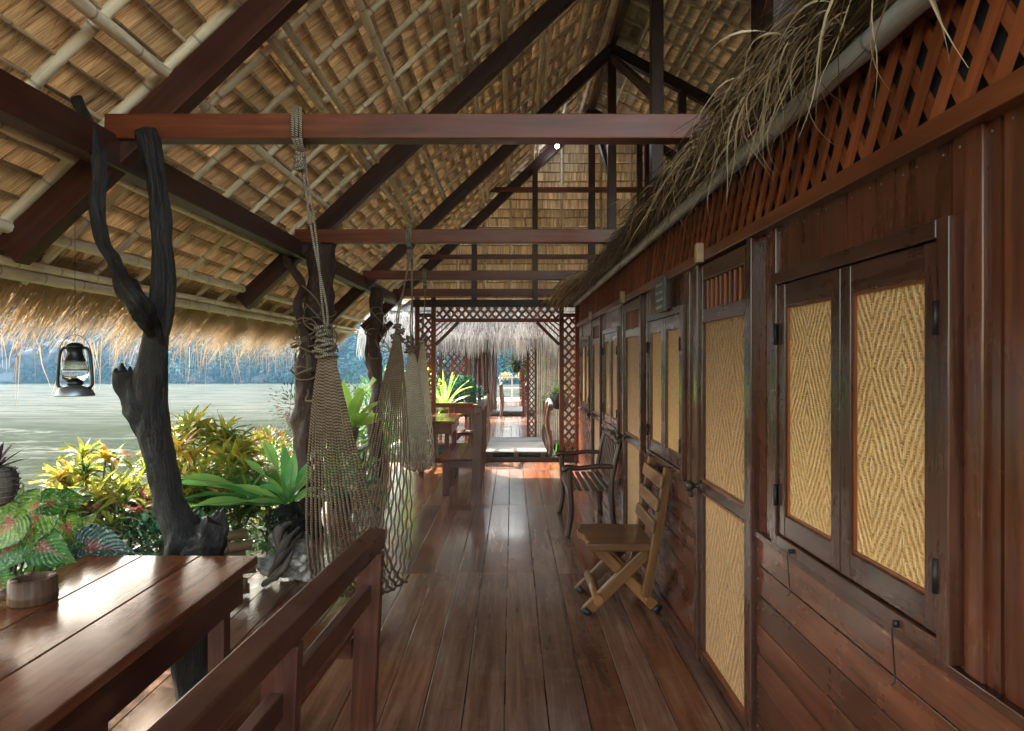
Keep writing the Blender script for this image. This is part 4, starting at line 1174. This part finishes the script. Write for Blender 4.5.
# ------------------------------------------------------------------ gangplanks and rails between the houses
def gang(y0,y1,x0,x1,z,label):
    t=thing('gangplank',((x0+x1)/2,y0,0),label,'gangplank','gangplanks between the floating houses')
    g=MB(); n=7
    y=y0
    while y<y1: g.box(x0,x1,y+.005,y+.165,z-.03,z+U(-.002,.002),'x'); y+=.17
    g.build('deck_boards',M['grey'],t,bevel=.004)
    for x in (x0+.06,(x0+x1)/2,x1-.06):
        g=MB(); g.box(x-.04,x+.04,y0+.02,y1-.02,z-.11,z-.032,'y'); g.build('bearer',M['greydark'],t)
    return t
gang(10.98,13.0,-.42,.56,.15,'wide weathered grey gangplank just beyond the lattice archway')
gang(19.9,21.8,-.25,.35,.15,'small distant grey gangplank beyond the second house')
def drift_rail(x,y0,y1,h,label,lean=0):
    t=thing('driftwood_railing',(x,y0,0),label,'railing','driftwood railings on the gangplank')
    n_=4
    for i in range(n_):
        y=y0+(y1-y0)*i/(n_-1)
        g=MB(); a,b_=smoothpts([(x,y,0),(x+U(-.05,.05)+lean*.4,y+U(-.04,.04),h*.35),(x+U(-.05,.05)+lean*.7,y,h*.7),(x+lean,y,h+.03)],[.045,.036,.04,.034]); g.tube(a,b_,9,rough=.3,seed=i*3+x); g.build('rail_post',M['reddrift'],t)
    g=MB(); a,b_=smoothpts([(x+lean*1.3,y0-.12,h-.03),(x+lean+.02,y0+(y1-y0)*.3,h+.04),(x+lean-.02,y0+(y1-y0)*.7,h),(x+lean,y1+.1,h+.03)],[.04,.034,.038,.03]); g.tube(a,b_,9,rough=.35,seed=x+2); g.build('hand_rail',M['greydark'],t)
    g=MB(); a,b_=smoothpts([(x,y0,.45),(x+.02,(y0+y1)/2,.52),(x,y1,.44)],[.028,.03,.026]); g.tube(a,b_,8,rough=.3,seed=x+5); g.build('mid_rail',M['reddrift'],t)
drift_rail(-.47,11.0,13.2,.92,'log railing left of the near gangplank')
drift_rail(.62,11.05,13.2,.88,'log railing right of the near gangplank')
drift_rail(-.32,19.7,21.9,.9,'distant log railing left of the second gangplank')
drift_rail(.42,19.7,21.9,.9,'distant log railing right of the second gangplank')

# ------------------------------------------------------------------ second and third houses
def pavilion(y0,y1,label,seed,sx=1.0,eavez=2.0,shag=1.0):
    t=thing('thatched_house',(0,y0,0),label,'house','thatched floating houses beyond the walkway')
    g=MB(); x=-2.3
    while x<1.4: g.box(x+.003,x+.187,y0,y1,-.04,U(-.002,.002),'y'); x+=.19
    g.build('floor_boards',M['floor'],t,bevel=.002)
    # roof: front hip slope rising away from the eave, then level run
    g=MB(); zc=eavez
    for k in range(12):
        ya=y0-.35+k*.17; za=zc+.14+k*.15
        ns=30; base=len(g.v)
        for j in range(ns+1):
            xx=-2.9+(4.8)*j/ns; jt=U(-.015,.015)
            g.v.extend([V((xx,ya-.12,za-.12+jt)),V((xx,ya+.3,za+.2+jt))])
        for j in range(ns):
            a=base+2*j; g.face((a,a+2,a+3,a+1),[(j*.15,0),(j*.15+.15,0),(j*.15+.15,.4),(j*.15,.4)],rng.random())
    for s,xe in ((-1,-2.9),(1,1.9)):
        def fn(a,b_,s=s,xe=xe): return (xe+(-.5-xe)*b_, y0+1.0*b_+(y1-y0-1.0*b_)*a, zc+.1+2.1*b_)
        g.grid(fn,12,8,uvs=(8,3))
    g.build('thatch_roof',M['thatch_grey'],t)
    # hanging shag along the eave
    g=MB()
    for i in range(int(5200*shag)):
        xx=U(-2.9,1.9); k=U(0,1)**1.6
        p=V((xx,y0-.42+k*.55,zc+.06+k*.5+U(-.03,.05)))
        cl=noise.noise(V((xx*3.1,seed,0)))
        g.blade(p,(U(-.18,.18),-.55+U(-.15,.1),-.6),U(.16,.5)*(1+.6*cl),U(.008,.02),U(1.2,2.6),4,min(1,max(0,.55+.5*cl+U(-.35,.35))),shape='straw',up=(0,1,0),curl=U(-.6,.6))
    g.build('eave_shag',M['greystraw'],t)['kind']='stuff'
    # right wall of bamboo cane facing the walkway
    g=MB(); x=.5
    while x<1.35: bamboo(g,(x,y0+.45,0),(x+U(-.008,.008),y0+.45,2.2),.021,6,.003); x+=.043
    g.build('cane_wall',M['bamboo'],t)
    g=MB(); g.box(.95,.98,y0+.5,y1,0,2.4,'y'); g.build('side_wall',M['wall'],t)
    for yy in (y0+.3,y1-.3):
        for x0,x1 in ((.32,.47),(-.9,-.72)):
            if x0<0 and yy<y0+1: continue
            g=MB()
            for x in (x0,x1): g.box(x-.022,x+.022,yy-.03,yy+.03,0,2.25,'z')
            lat(g,x0+.02,x1-.02,.05,2.2,yy,.1,.024); g.build('lattice_post',M['tie'],t)
    for yy in (y0+.22,y1-.3):
        g=MB(); g.box(-2.2,1.3,yy,yy+.08,2.2,2.3,'x'); g.build('header_beam',M['beam'],t)
    # left lattice screen
    g=MB(); lat(g,-1.95,-.95,.9,2.2,y0+.55,.13,.03)
    for x in (-1.97,-1.45,-.93): g.box(x-.03,x+.03,y0+.52,y0+.58,0,2.2,'z')
    g.box(-1.94,-.96,y0+.52,y0+.58,.82,.9,'x'); g.build('lattice_screen',M['lattice'],t)
    g=MB()
    for k in range(6):
        x=-.85+.06*k+U(-.02,.02); a,b_=smoothpts([(x,y0+.1+.3*k,0),(x+U(-.06,.06),y0+.1+.3*k,1.0),(x+U(-.05,.05),y0+.1+.3*k,2.2)],[.05,.035,.04]); g.tube(a,b_,8,rough=.3,seed=k)
    g.build('rough_posts',M['reddrift'],t)
    return t
M['thatch_grey']=thatch_mat('weathered grey thatch',[(.05,.045,.04),(.14,.125,.115),(.26,.24,.22)],160,3)
pavilion(13.35,19.8,'second thatched house with shaggy grey eave seen through the archway',1.0,1,1.98)
pavilion(21.9,27.5,'distant third thatched house at the end of the line of walkways',4.0,1,2.2,.35)
# pale painted gate at the very end
t=thing('white_gate',(-.1,28.5,0),'small pale gate at the far end of the walkways','gate')
for x in (-.5,.0,.5):
    g=MB(); g.box(x-.025,x+.025,28.4,28.45,-.1,1.0,'z'); g.build('gate_post',M['white'],t)
for z in (.45,.9):
    g=MB(); g.box(-.5,.5,28.46,28.49,z,z+.05,'x'); g.build('gate_rail',M['white'],t)
g=MB(); planks('far_deck',-1.6,1.4,27.5,30,.2,[],M['grey'])

# ------------------------------------------------------------------ plants
def box_planter(x0,x1,y0,y1,z0,z1,label):
    t=thing('planter_box',((x0+x1)/2,(y0+y1)/2,z0),label,'planter')
    g=MB(); w=.025
    g.box(x0,x1,y0,y0+w,z0,z1,'x'); g.box(x0,x1,y1-w,y1,z0,z1,'x'); g.box(x0,x0+w,y0+w,y1-w,z0,z1,'y'); g.box(x1-w,x1,y0+w,y1-w,z0,z1,'y')
    g.box(x0+w,x1-w,y0+w,y1-w,z0,z0+.02,'y')
    g.build('box_sides',M['greydark'],t,bevel=.004)
    g=MB(); g.grid(lambda a,b_:(x0+w+(x1-x0-2*w)*a,y0+w+(y1-y0-2*w)*b_,z1-.04+.02*noise.noise(V((a*9,b_*9,0)))),8,12); g.build('soil',M['soil'],t)
    return t
def croton(c,h,rx,ry,nh,mat,label,group,lo=.25,ll=(.1,.2),seed=0,nl=16,wd=.03):
    c=V(c); t=thing('croton_shrub',c,label,'shrub',group)
    st=MB(); lf=MB()
    for i in range(nh):
        a=U(0,2*PI); rr=math.sqrt(U(0,1)); zz=U(0,1)**.8
        k=math.sin(PI*(.25+.6*zz))
        tip=c+V((rx*rr*math.cos(a)*k,ry*rr*math.sin(a)*k,h*(lo+(1-lo)*zz)*(1-.22*rr*rr)))
        if i%3==0:
            b0=c+V((U(-.05,.05),U(-.05,.05),0)); p,q=smoothpts([b0,b0.lerp(tip,.5)+V((0,0,-.06)),tip],[.012,.008,.005],4); st.tube(p,q,5)
        hue=min(1,max(0,.02+.52*zz+rng.gauss(0,.2)))
        for j in range(nl):
            an=j*2.4+U(-.2,.2); el=U(-.15,1.2)
            d=V((math.cos(an)*math.cos(el),math.sin(an)*math.cos(el),math.sin(el)))
            lf.blade(tip-V((0,0,j*.004)),d,U(*ll),wd*U(.7,1.2),U(.4,1.3),5,min(1,max(0,hue+U(-.14,.14))),fold=.12,shape='leaf',wave=.4)
    st.build('stems',M['stem'],t); lf.build('leaves',M[mat],t)
    return t
def bush(c,rx,ry,rz,n_,mat,name,label,cat,group=None,s=(.03,.07),wd=.5,pet=None):
    c=V(c); t=thing(name,c-V((0,0,rz)),label,cat,group); lf=MB(); st=MB()
    for i in range(n_):
        d=V((rng.gauss(0,1),rng.gauss(0,1),rng.gauss(0,1))).normalized(); k=U(.35,1)**.5
        k*=1+.3*noise.noise(d*2.2+c)
        p=c+V((d.x*rx*k,d.y*ry*k,d.z*rz*k)); ln=U(*s)
        lf.blade(p,(d+V((U(-.8,.8),U(-.8,.8),U(-.2,.9)))),ln,ln*wd,U(.3,1.2),3,min(1,max(0,.5+.5*noise.noise(p*5)+U(-.3,.3))),fold=.1,shape='leaf')
    for i in range(10):
        d=V((U(-1,1)*rx*.7,U(-1,1)*ry*.7,U(-.2,.7)*rz)); st.tube([c-V((0,0,rz)),c+d*.5,c+d],[.008,.006,.003],5)
    st.build('stems',M['stem'],t); lf.build('leaves',M[mat],t)
    if pet:
        fl=MB()
        for i in range(pet):
            d=V((rng.gauss(0,1),rng.gauss(0,1),rng.gauss(0,1))).normalized(); p=c+V((d.x*rx*1.05,d.y*ry*1.05,d.z*rz*1.05))
            for j in range(5): an=j*1.256; fl.blade(p,(math.cos(an),math.sin(an),.3),.022,.018,.2,2,U(0,1),shape='leaf')
        fl.build('flowers',M['flower'],t)['kind']='stuff'
    return t
def rosette(c,n_,ll,wd,mat,el=(.1,1.2),droop=.9,t=None,name='fronds',fold=.16,wave=1.2,shape='strap',segs=12,az=None):
    c=V(c); lf=MB()
    for i in range(n_):
        an=(az[i] if az else i*2.399+U(-.25,.25)); k=i/n_; e=el[0]+(el[1]-el[0])*k
        d=V((math.cos(an)*math.cos(e),math.sin(an)*math.cos(e),math.sin(e)))
        lf.blade(c+d*.02,d,U(*ll),wd*U(.85,1.15),droop*U(.6,1.3)*(1.2-k*.6),segs,U(.1,.95),fold=fold,shape=shape,wave=wave)
    return lf.build(name,M[mat],t)
g1='flowering shrubs along the river edge'
box_planter(-3.0,-2.25,4.0,5.6,-.3,.12,'grey wooden planter under the croton shrubs at the deck edge')
croton((-2.70,4.4,.1),.95,.36,.45,56,'croton','yellow and orange croton shrub left of the black post',g1,.35)
croton((-2.35,5.2,.1),1.08,.55,.45,90,'croton','tall green croton with orange tips right of the black post',g1,.3,(.12,.24))
croton((-2.6,4.5,.05),.75,.38,.4,42,'croton_red','reddish pink croton low beneath the yellow croton',g1,.3,(.07,.14))
bush((-2.3,4.5,.38),.36,.4,.26,1500,'bluegreen','leafy_shrub','small leaved blue green shrub low at the deck edge','shrub')
bush((-2.25,5.6,.45),.45,.5,.4,1300,'green','leafy_shrub','mid green leafy shrub behind the bird nest fern','shrub')
bush((-2.4,6.6,.5),.4,.7,.45,1300,'croton','leafy_shrub','yellow green shrub beside the red brown post','shrub')
# low twiggy raft edge: stacked short bamboo
t=thing('bamboo_stack',(-1.9,4.6,0),'pile of short cut bamboo pieces at the deck edge behind the table','bamboo')
for k in range(6):
    g=MB(); z=.05+.075*k; g.tube([(-2.15,4.5+U(-.05,.05),z),(-1.78+U(-.05,.05),4.62+U(-.08,.08),z)],.034,10); g.build('bamboo_piece',M['bamboo_old'],t)
# bird's nest fern on a stone and driftwood stand
fc=V((-1.62,4.95,0))
t=thing('coral_stone_stand',fc,'rough pale stone and driftwood planter standing on the deck beside the hammock','planter')
for k in range(9):
    g=MB(); rock(g,(fc.x+U(-.1,.12),fc.y+U(-.1,.1),.06+.035*k),U(.08,.12)*(1-.02*k),k*5.1,18,12,.8); g.build('stone_lump',M['stone'],t)
for k in range(4):
    g=MB(); a,b_=smoothpts([(fc.x-.14+.05*k,fc.y-.14+U(-.04,.04),.02+.06*k),(fc.x-.02+U(-.06,.06),fc.y-.17,.16+.08*k),(fc.x+.1+U(-.05,.08),fc.y-.08,.34+.04*k)],[.02,.03,.012]); g.tube(a,b_,9,rough=.7,seed=k); g.build('driftwood_piece',M['greydark'],t)
t=thing('birds_nest_fern',fc+V((0,0,.42)),'large bird nest fern with long glossy strap fronds on the stone stand','fern')
cc=fc+V((0,0,.56))
g=MB(); rock(g,cc-V((0,0,.12)),.13,3.3,16,10,1.0); 
for k in range(260):
    a=U(0,6.28); z=U(-.22,.02); g.blade(cc+V((.12*math.cos(a),.12*math.sin(a),z)),(math.cos(a),math.sin(a),-.5),U(.04,.1),.006,.8,2,shape='straw')
g.build('root_ball',M['bark'],t)
rosette(cc,12,(.62,.85),.10,'fern',(.12,.55),.55,t,az=[PI+.1,PI-.3,PI+.45,PI-.05,PI+.8,PI-.6,PI+.25,PI-.15,3.6,PI-.45,2.2,3.9])
rosette(cc,11,(.32,.48),.09,'fern',(.5,1.4),.6,t,'upright_fronds',az=[-.3,.4,1.2,4.3,2.6,.9,3.6,2.0,.2,3.0,1.5])
bush(fc+V((-.1,-.06,.38)),.17,.17,.15,700,'green','small_fern','small light green maidenhair fern below the bird nest fern','fern',None,(.015,.035))
# caladiums by the table
t=thing('caladium_plant',(-2.05,2.8,.0),'big caladium with spotted green leaves and red veins beside the table','plant')
def heart(mb,c,dirv,nrm,s,r,cup=.1):
    """heart shaped leaf: c = stalk joint"""
    d=V(dirv).normalized(); nn=V(nrm); nn=(nn-d*nn.dot(d)).normalized(); sd=d.cross(nn)
    prof=[(-.32,.16),(-.22,.34),(-.08,.45),(.08,.48),(.25,.44),(.42,.35),(.58,.24),(.74,.13),(.9,.04),(1.0,.002)]
    base=len(mb.v); cols=9
    for i,(u,w) in enumerate(prof):
        for j in range(cols):
            q=(j/(cols-1)-.5)*2
            uu=u
            if u<0: uu=u*(abs(q)**.7) 
            z=cup*(abs(q)*w*.8)-.35*max(0,u)**2*s*.0 - .22*max(0,u)**2 + .05*math.sin(u*11+r*9)*abs(q)+.03*math.sin(u*23+r*5+q*3)*abs(q)
            mb.v.append(V(c)+d*(uu*s)+sd*(q*w*s)+nn*(z*s))
    for i in range(len(prof)-1):
        for j in range(cols-1):
            a=base+i*cols+j
            v0=j/(cols-1);v1=(j+1)/(cols-1); u0=prof[i][0];u1=prof[i+1][0]
            mb.face((a,a+1,a+cols+1,a+cols),[(u0,v0),(u0,v1),(u1,v1),(u1,v0)],r,True)
lf=MB(); stt=MB(); dk=MB()
cal=[((44,512),2.5,(.25,-.3,-1),(.5,-1,.3),.26,.85),((135,330+10+0),0,0,0,0,0)]
leaves=[ # px,py,Y, dir, normal, size, rnd
 (40,506,2.75,(-.25,-.2,-.9),(.1,-.9,.35),.22,.8),
 (48,503,2.75,(.8,.3,.15),(-.1,-.6,.7),.17,.3),
 (66,525,2.95,(.35,-.1,-.7),(.2,-.9,.2),.15,.6),
 (12,520,2.7,(-.5,-.2,-.6),(.2,-.8,.4),.2,.95),
 (14,540,2.75,(-.3,-.3,-.5),(.3,-.8,.5),.2,.15),
 (0,552,2.75,(-.7,-.2,.2),(.1,-.8,.5),.17,.4),
 (64,556,2.95,(.1,.2,.8),(.2,-1,.1),.2,.5),
 (74,538,3.0,(.3,.1,.5),(-.2,-.9,.3),.15,.9),
 (40,545,2.75,(.7,0,-.35),(.1,-.9,.5),.17,.2),
 (98,548,3.05,(-.5,-.1,-.35),(.1,-.8,.6),.2,.7),
 (5,500,2.75,(-.5,.1,.3),(.1,-.9,.3),.2,.75),
 (22,530,2.8,(.3,.1,-.8),(.1,-.9,.3),.17,.65),
 (80,550,2.95,(.2,.1,-.7),(.3,-.8,.3),.14,.35),
 (-6,585,2.5,(.4,-.2,-.3),(.1,-.6,.8),.15,.45)]
b0=V((-2.31,3.05,.05))
for (px,py,Y,d,nn,s,r) in leaves:
    c=P(px,py,Y); heart(lf,c,d,nn,s*.95,r)
    q,rr=smoothpts([b0+V((U(-.08,.08),U(-.1,.1),0)),b0.lerp(c,.55)+V((U(-.05,.05),.02,.12)),c],[.008,.006,.004],5); stt.tube(q,rr,6)
c=P(70,530,2.6); 
stt.build('stalks',M['redstem'],t); lf.build('leaves',M['calad'],t)
bush((-2.12,2.95,.5),.27,.3,.26,520,'green','leafy_shrub','low leafy green plant under the caladium leaves beside the table','shrub',None,(.06,.12),.5)
t=thing('dark_caladium',(-1.9,2.95,0),'dark green caladium leaf lying over the far edge of the table','plant')
lf=MB(); heart(lf,P(88,546,2.93),(.9,.05,-.10),(.1,-.8,.6),.2,.5,.25); heart(lf,P(100,552,3.0),(-.6,.3,.3),(0,-.7,.7),.13,.3)
lf.build('leaves',M['darkcalad'],t)
g=MB(); c=P(92,548,2.93); g.tube([(-1.9,2.95,0),(-1.92,3.0,.5),c],[.008,.006,.004],6); g.build('stalk',M['redstem'],t)
box_planter(-2.35,-1.86,2.2,3.3,-.25,.08,'grey planter box under the caladiums beside the table')
# hanging shell pot at the left edge
c=P(-5,480,2.55)
t=thing('shell_pot',c,'grey striped shell shaped pot hanging at the left edge','pot')
g=MB(); g.lathe([(.0001,-.1),(.03,-.098),(.06,-.075),(.075,-.03),(.074,.01),(.06,.04),(.05,.05),(.044,.045),(.052,.03),(.062,0),(.05,-.06),(.0001,-.08)],24)
g.build('shell_body',M['shell'],t,world=False)
g=MB()
for k in range(7): 
    z=-.08+.02*k; rr=.079*math.sqrt(max(.05,1-((z+.01)/.1)**2)); g.tube([(rr*math.cos(a),rr*math.sin(a),z) for a in [q*PI/9 for q in range(19)]],.003,5)
g.build('shell_ribs',M['greydark'],t,world=False)
g=MB(); g.tube([(0,0,.04),(0,0,.9)],.0015,5); g.build('hanging_wire',M['iron'],t,world=False)
t2_=thing('purple_succulent',c+V((0,0,.04)),'dark purple spiky succulent growing in the hanging shell pot','succulent')
rosette(c+V((0,0,.04)),15,(.06,.11),.022,'purple',(.0,1.3),.1,t2_,'leaves',.2,0,'leaf',4)

# lime broad leaf plant beyond the second post
def potted(name,c,label,cat,n_,ll,wd,mat,potr=.14,poth=.22,el=(.4,1.35),droop=.5,shape='leaf',potmat='clay',fold=.14,wave=.6,group=None):
    c=V(c); t=thing(name,c,label,cat,group)
    g=MB(); g.lathe([(.0001,0),(potr*.7,0),(potr,poth),(potr*1.08,poth),(potr*1.08,poth+.03),(potr*.95,poth+.03),(potr*.9,poth-.02),(.0001,poth-.02)],18); g.build('pot',M[potmat],t,world=False)
    rosette(c+V((0,0,poth-.01)),n_,ll,wd,mat,el,droop,t,'leaves',fold,wave,shape,8)
    return t
t=thing('flower_stand',(-1.98,8.2,0),'dark wooden stand under the lime leaved plant','stand')
g=MB(); g.box(-2.18,-1.78,8.0,8.4,.52,.56,'x')
for a in (-2.15,-1.81):
    for b_ in (8.03,8.37): g.box(a-.02,a+.02,b_-.02,b_+.02,0,.52,'z')
g.build('stand_frame',M['greydark'],t,bevel=.003)
potted('broadleaf_plant',(-1.98,8.2,.56),'bright lime green broad leaved plant in a pot between two posts','plant',18,(.45,.72),.16,'lime')
potted('strap_leaf_plant',(-1.95,7.6,0),'dark green strap leaved plant in a pot left of the thin post','plant',20,(.4,.75),.07,'green',.13,.2,(.5,1.4),.9)
potted('strap_leaf_plant',(-1.75,7.0,0),'low green leafy potted plant near the second post','plant',22,(.3,.5),.07,'bluegreen',.13,.15,(.3,1.3),1.0)
potted('strap_leaf_plant',(-2.35,9.6,0),'green strap leaved plant behind the thin post','plant',22,(.5,.95),.08,'green',.14,.25,(.5,1.4),.9)
potted('strap_leaf_plant',(-1.95,10.2,.0),'leafy green potted plant beside the far table','plant',20,(.3,.6),.09,'green',.14,.2,(.4,1.3),.8)
bush((-2.5,7.4,.35),.4,.6,.35,1200,'green','leafy_shrub','dark green shrub under the lime plant','shrub')
bush((-1.85,8.4,.2),.2,.35,.2,700,'bluegreen','leafy_shrub','small blue green shrub at the foot of the thin post','shrub')
bush((-2.7,10.4,.7),.5,.7,.7,1500,'green','leafy_shrub','large green shrub at the deck edge near the archway','shrub')
# hanging flower pot with pink blossoms
c=P(297,420,6.8)
t=thing('hanging_flower_pot',c,'hanging clay pot of small pink flowers left of the red brown post','flower pot')
g=MB(); g.lathe([(.0001,-.09),(.06,-.085),(.1,-.03),(.11,.03),(.115,.05),(.1,.05),(.09,.02),(.0001,.01)],18); g.build('pot',M['clay'],t,world=False)
g=MB()
for a in (0,2.1,4.2): g.tube([(.1*math.cos(a),.1*math.sin(a),.05),(0,0,.9)],.002,5)
g.build('hanging_wires',M['iron'],t,world=False)
lf=MB(); fl=MB()
for i in range(420):
    d=V((rng.gauss(0,1),rng.gauss(0,1),rng.gauss(0,.8))).normalized(); p=c+V((0,0,.12))+d*U(.08,.3)
    lf.blade(p,d+V((0,0,.3)),U(.03,.06),.014,.8,3,fold=.1)
    if i%4==0:
        for j in range(5): an=j*1.256; fl.blade(p+d*.03,(math.cos(an),math.sin(an),.3),.03,.024,.2,2,shape='leaf')
lf.build('leaves',M['green'],t); fl.build('flowers',M['flower'],t)['kind']='stuff'
# plants by the archway and gap between houses
potted('fern_plant',(-1.15,11.6,.55),'feathery bright green plant behind the left lattice column','fern',30,(.45,.85),.05,'lime',.14,.22,(.3,1.4),1.0)
t=thing('plant_stand',(-1.15,11.6,0),'low dark stand under the feathery plant','stand'); g=MB()
g.box(-1.32,-.98,11.43,11.77,.5,.548,'x')
for a in (-1.29,-1.01):
    for b_ in (11.46,11.74): g.box(a-.02,a+.02,b_-.02,b_+.02,-.3,.5,'z')
g.build('stand_frame',M['greydark'],t)
bush((-.9,12.4,.95),.36,.4,.35,1300,'bluegreen','leafy_shrub','round blue green shrub left of the near gangplank','shrub',None,(.04,.1),.7)
bush((-1.6,12.2,.8),.5,.5,.6,1200,'lime','leafy_shrub','light green bush seen through the left lattice column','shrub',None,(.05,.12),.5)
bush((-2.3,12.4,.8),.6,.6,.7,1200,'green','leafy_shrub','green bush between the two thatched houses','shrub',None,(.05,.12),.5)
c=V((.86,12.3,1.0))
t=thing('hanging_basket',c,'dark hanging basket on the right of the gangplank','basket')
g=MB(); g.lathe([(.0001,-.28),(.1,-.26),(.17,-.12),(.19,.03),(.17,.03),(.0001,.0)],16); g.build('basket_body',M['pot'],t,world=False)
g=MB()
for a in (0,2.1,4.2): g.tube([(.17*math.cos(a),.17*math.sin(a),.03),(0,0,1.1)],.003,5)
g.build('hanging_wires',M['iron'],t,world=False)
t=thing('hanging_fern',c+V((0,0,.03)),'bright green fern spilling from the dark hanging basket','fern'); rosette(c+V((0,0,.02)),40,(.2,.42),.035,'green',(-.1,1.3),1.4,t,'fronds',.1,.5,'leaf',6)
c=V((.1,17,1.5)); t=thing('hanging_fern',c,'hanging green fern over the second walkway','fern'); rosette(c,36,(.25,.5),.05,'green',(-.2,1.2),1.2,t,'fronds',.1,.5,'leaf',6)
g=MB(); g.lathe([(.0001,-.2),(.08,-.18),(.12,-.02),(.0001,0)],12,c); g.tube([c,c+V((0,0,.72))],.004,5); g.build('hanging_pot',M['pot'],t)
t=thing('spider_plant',(.72,11.25,0),'small spiky green plant on the floor by the right column','plant'); rosette((.72,11.25,.03),26,(.15,.32),.018,'green',(.1,1.3),1.0,t,'leaves',.1,0,'leaf',5)
bush((-.25,29.6,.95),.25,.2,.12,130,'yellowflower','flower_bush','yellow flowering bush at the far end','bush',None,(.08,.15),.7)
bush((.4,29.8,.95),.2,.2,.1,100,'yellowflower','flower_bush','pale yellow bush right of the far gate','bush',None,(.08,.15),.7)
# slate plaque on the wall
t=thing('slate_sign',(1.0,4.43,2.02),'small slate plaque with pale writing fixed under the lattice','sign')
g=MB(); g.box(.955,.972,4.30,4.56,1.915,2.135,'y'); g.build('plaque',M['slate'],t,bevel=.003)
g=MB()
for r_ in range(4):
    y=4.33
    while y<4.52:
        w=U(.012,.03); z=2.09-r_*.047; pts=[(.9535,y+w*k/4,z+.012*((k%2)*2-1)*U(.3,1)) for k in range(5)]; g.tube(pts,.0022,4); y+=w+.008
g.build('chalk_writing',M['chalk'],t)
# small bulb high under the gable: glass fitting
t=thing('ceiling_bulb',(.72,10.9,5.05),'small bare bulb hanging high near the gable','bulb')
g=MB(); g.lathe([(.0001,-.06),(.025,-.05),(.032,-.025),(.02,.01),(.014,.03),(.0001,.03)],12,(0,0,0)); 
m,nt,b=newmat('lit bulb'); b.inputs['Emission Color'].default_value=(.8,.9,1,1); b.inputs['Emission Strength'].default_value=12; M['bulb']=m
g.build('bulb_glass',M['bulb'],t,world=False)
g=MB(); g.tube([(0,0,.02),(0,.0,.13)],.004,5); g.build('cord',M['black'],t,world=False)

# ------------------------------------------------------------------ haze
HAZE=True
if HAZE:
    m=bpy.data.materials.new('haze air'); m.use_nodes=True; nt=m.node_tree
    for n_ in list(nt.nodes):
        if n_.type!='OUTPUT_MATERIAL': nt.nodes.remove(n_)
    pv=nt.nodes.new('ShaderNodeVolumePrincipled'); pv.inputs['Color'].default_value=(.3,.62,.95,1); pv.inputs['Density'].default_value=.001; pv.inputs['Anisotropy'].default_value=.2
    L(nt,pv.outputs[0],[n_ for n_ in nt.nodes if n_.type=='OUTPUT_MATERIAL'][0].inputs['Volume'])
    g=MB(); x0,x1,y0,y1,z0,z1=-260,220,-40,240,-6,62
    g.v=[V((x,y,z)) for z in (z0,z1) for y in (y0,y1) for x in (x0,x1)]
    for f in ((0,2,3,1),(4,5,7,6),(0,1,5,4),(2,6,7,3),(0,4,6,2),(1,3,7,5)): g.face(f,[(0,0)]*4)
    o=g.build('haze',m); tag(o,'thin blue haze over the river valley','haze',kind='stuff')

# ------------------------------------------------------------------ light, sky, camera
w=bpy.data.worlds.new('World'); scn.world=w; w.use_nodes=True; nt=w.node_tree
bg=nt.nodes['Background']; sky=nt.nodes.new('ShaderNodeTexSky'); sky.sky_type='NISHITA'; sky.sun_disc=False
SUN=V((-.44,.58,.69)).normalized()     # direction towards the sun
el=math.asin(SUN.z); az=math.atan2(SUN.x,SUN.y)
sky.sun_elevation=el; sky.sun_rotation=az
sky.air_density=.8; sky.dust_density=1.4; sky.ozone_density=1.0
L(nt,mixc(nt,1.0,sky.outputs[0],(1.24,1.0,.68),'MULTIPLY'),bg.inputs[0]); bg.inputs[1].default_value=.15
sl=bpy.data.lights.new('sun','SUN'); sl.energy=2.4; sl.angle=R(.5); sl.color=(1,.93,.83)
so=bpy.data.objects.new('sun',sl); C.objects.link(so); so.location=(-20,10,30)
so.rotation_euler=(-SUN).to_track_quat('-Z','Y').to_euler()
cam=bpy.data.cameras.new('camera'); co=bpy.data.objects.new('camera',cam); C.objects.link(co)
co.location=(0,0,EYE); co.rotation_euler=(PI/2,0,0)
cam.sensor_width=36; cam.lens=F/1024*36; cam.shift_y=-4.5/1024; cam.clip_end=2000; cam.clip_start=.05
scn.camera=co
scn.view_settings.view_transform='Standard'; scn.view_settings.look='None'; scn.view_settings.gamma=1
scn.view_settings.exposure=3.68
scn.cycles.use_denoising=True
scn.cycles.max_bounces=10; scn.cycles.diffuse_bounces=8; scn.cycles.volume_bounces=1; scn.cycles.glossy_bounces=4
scn.cycles.transparent_max_bounces=8
scn.cycles.sample_clamp_indirect=6
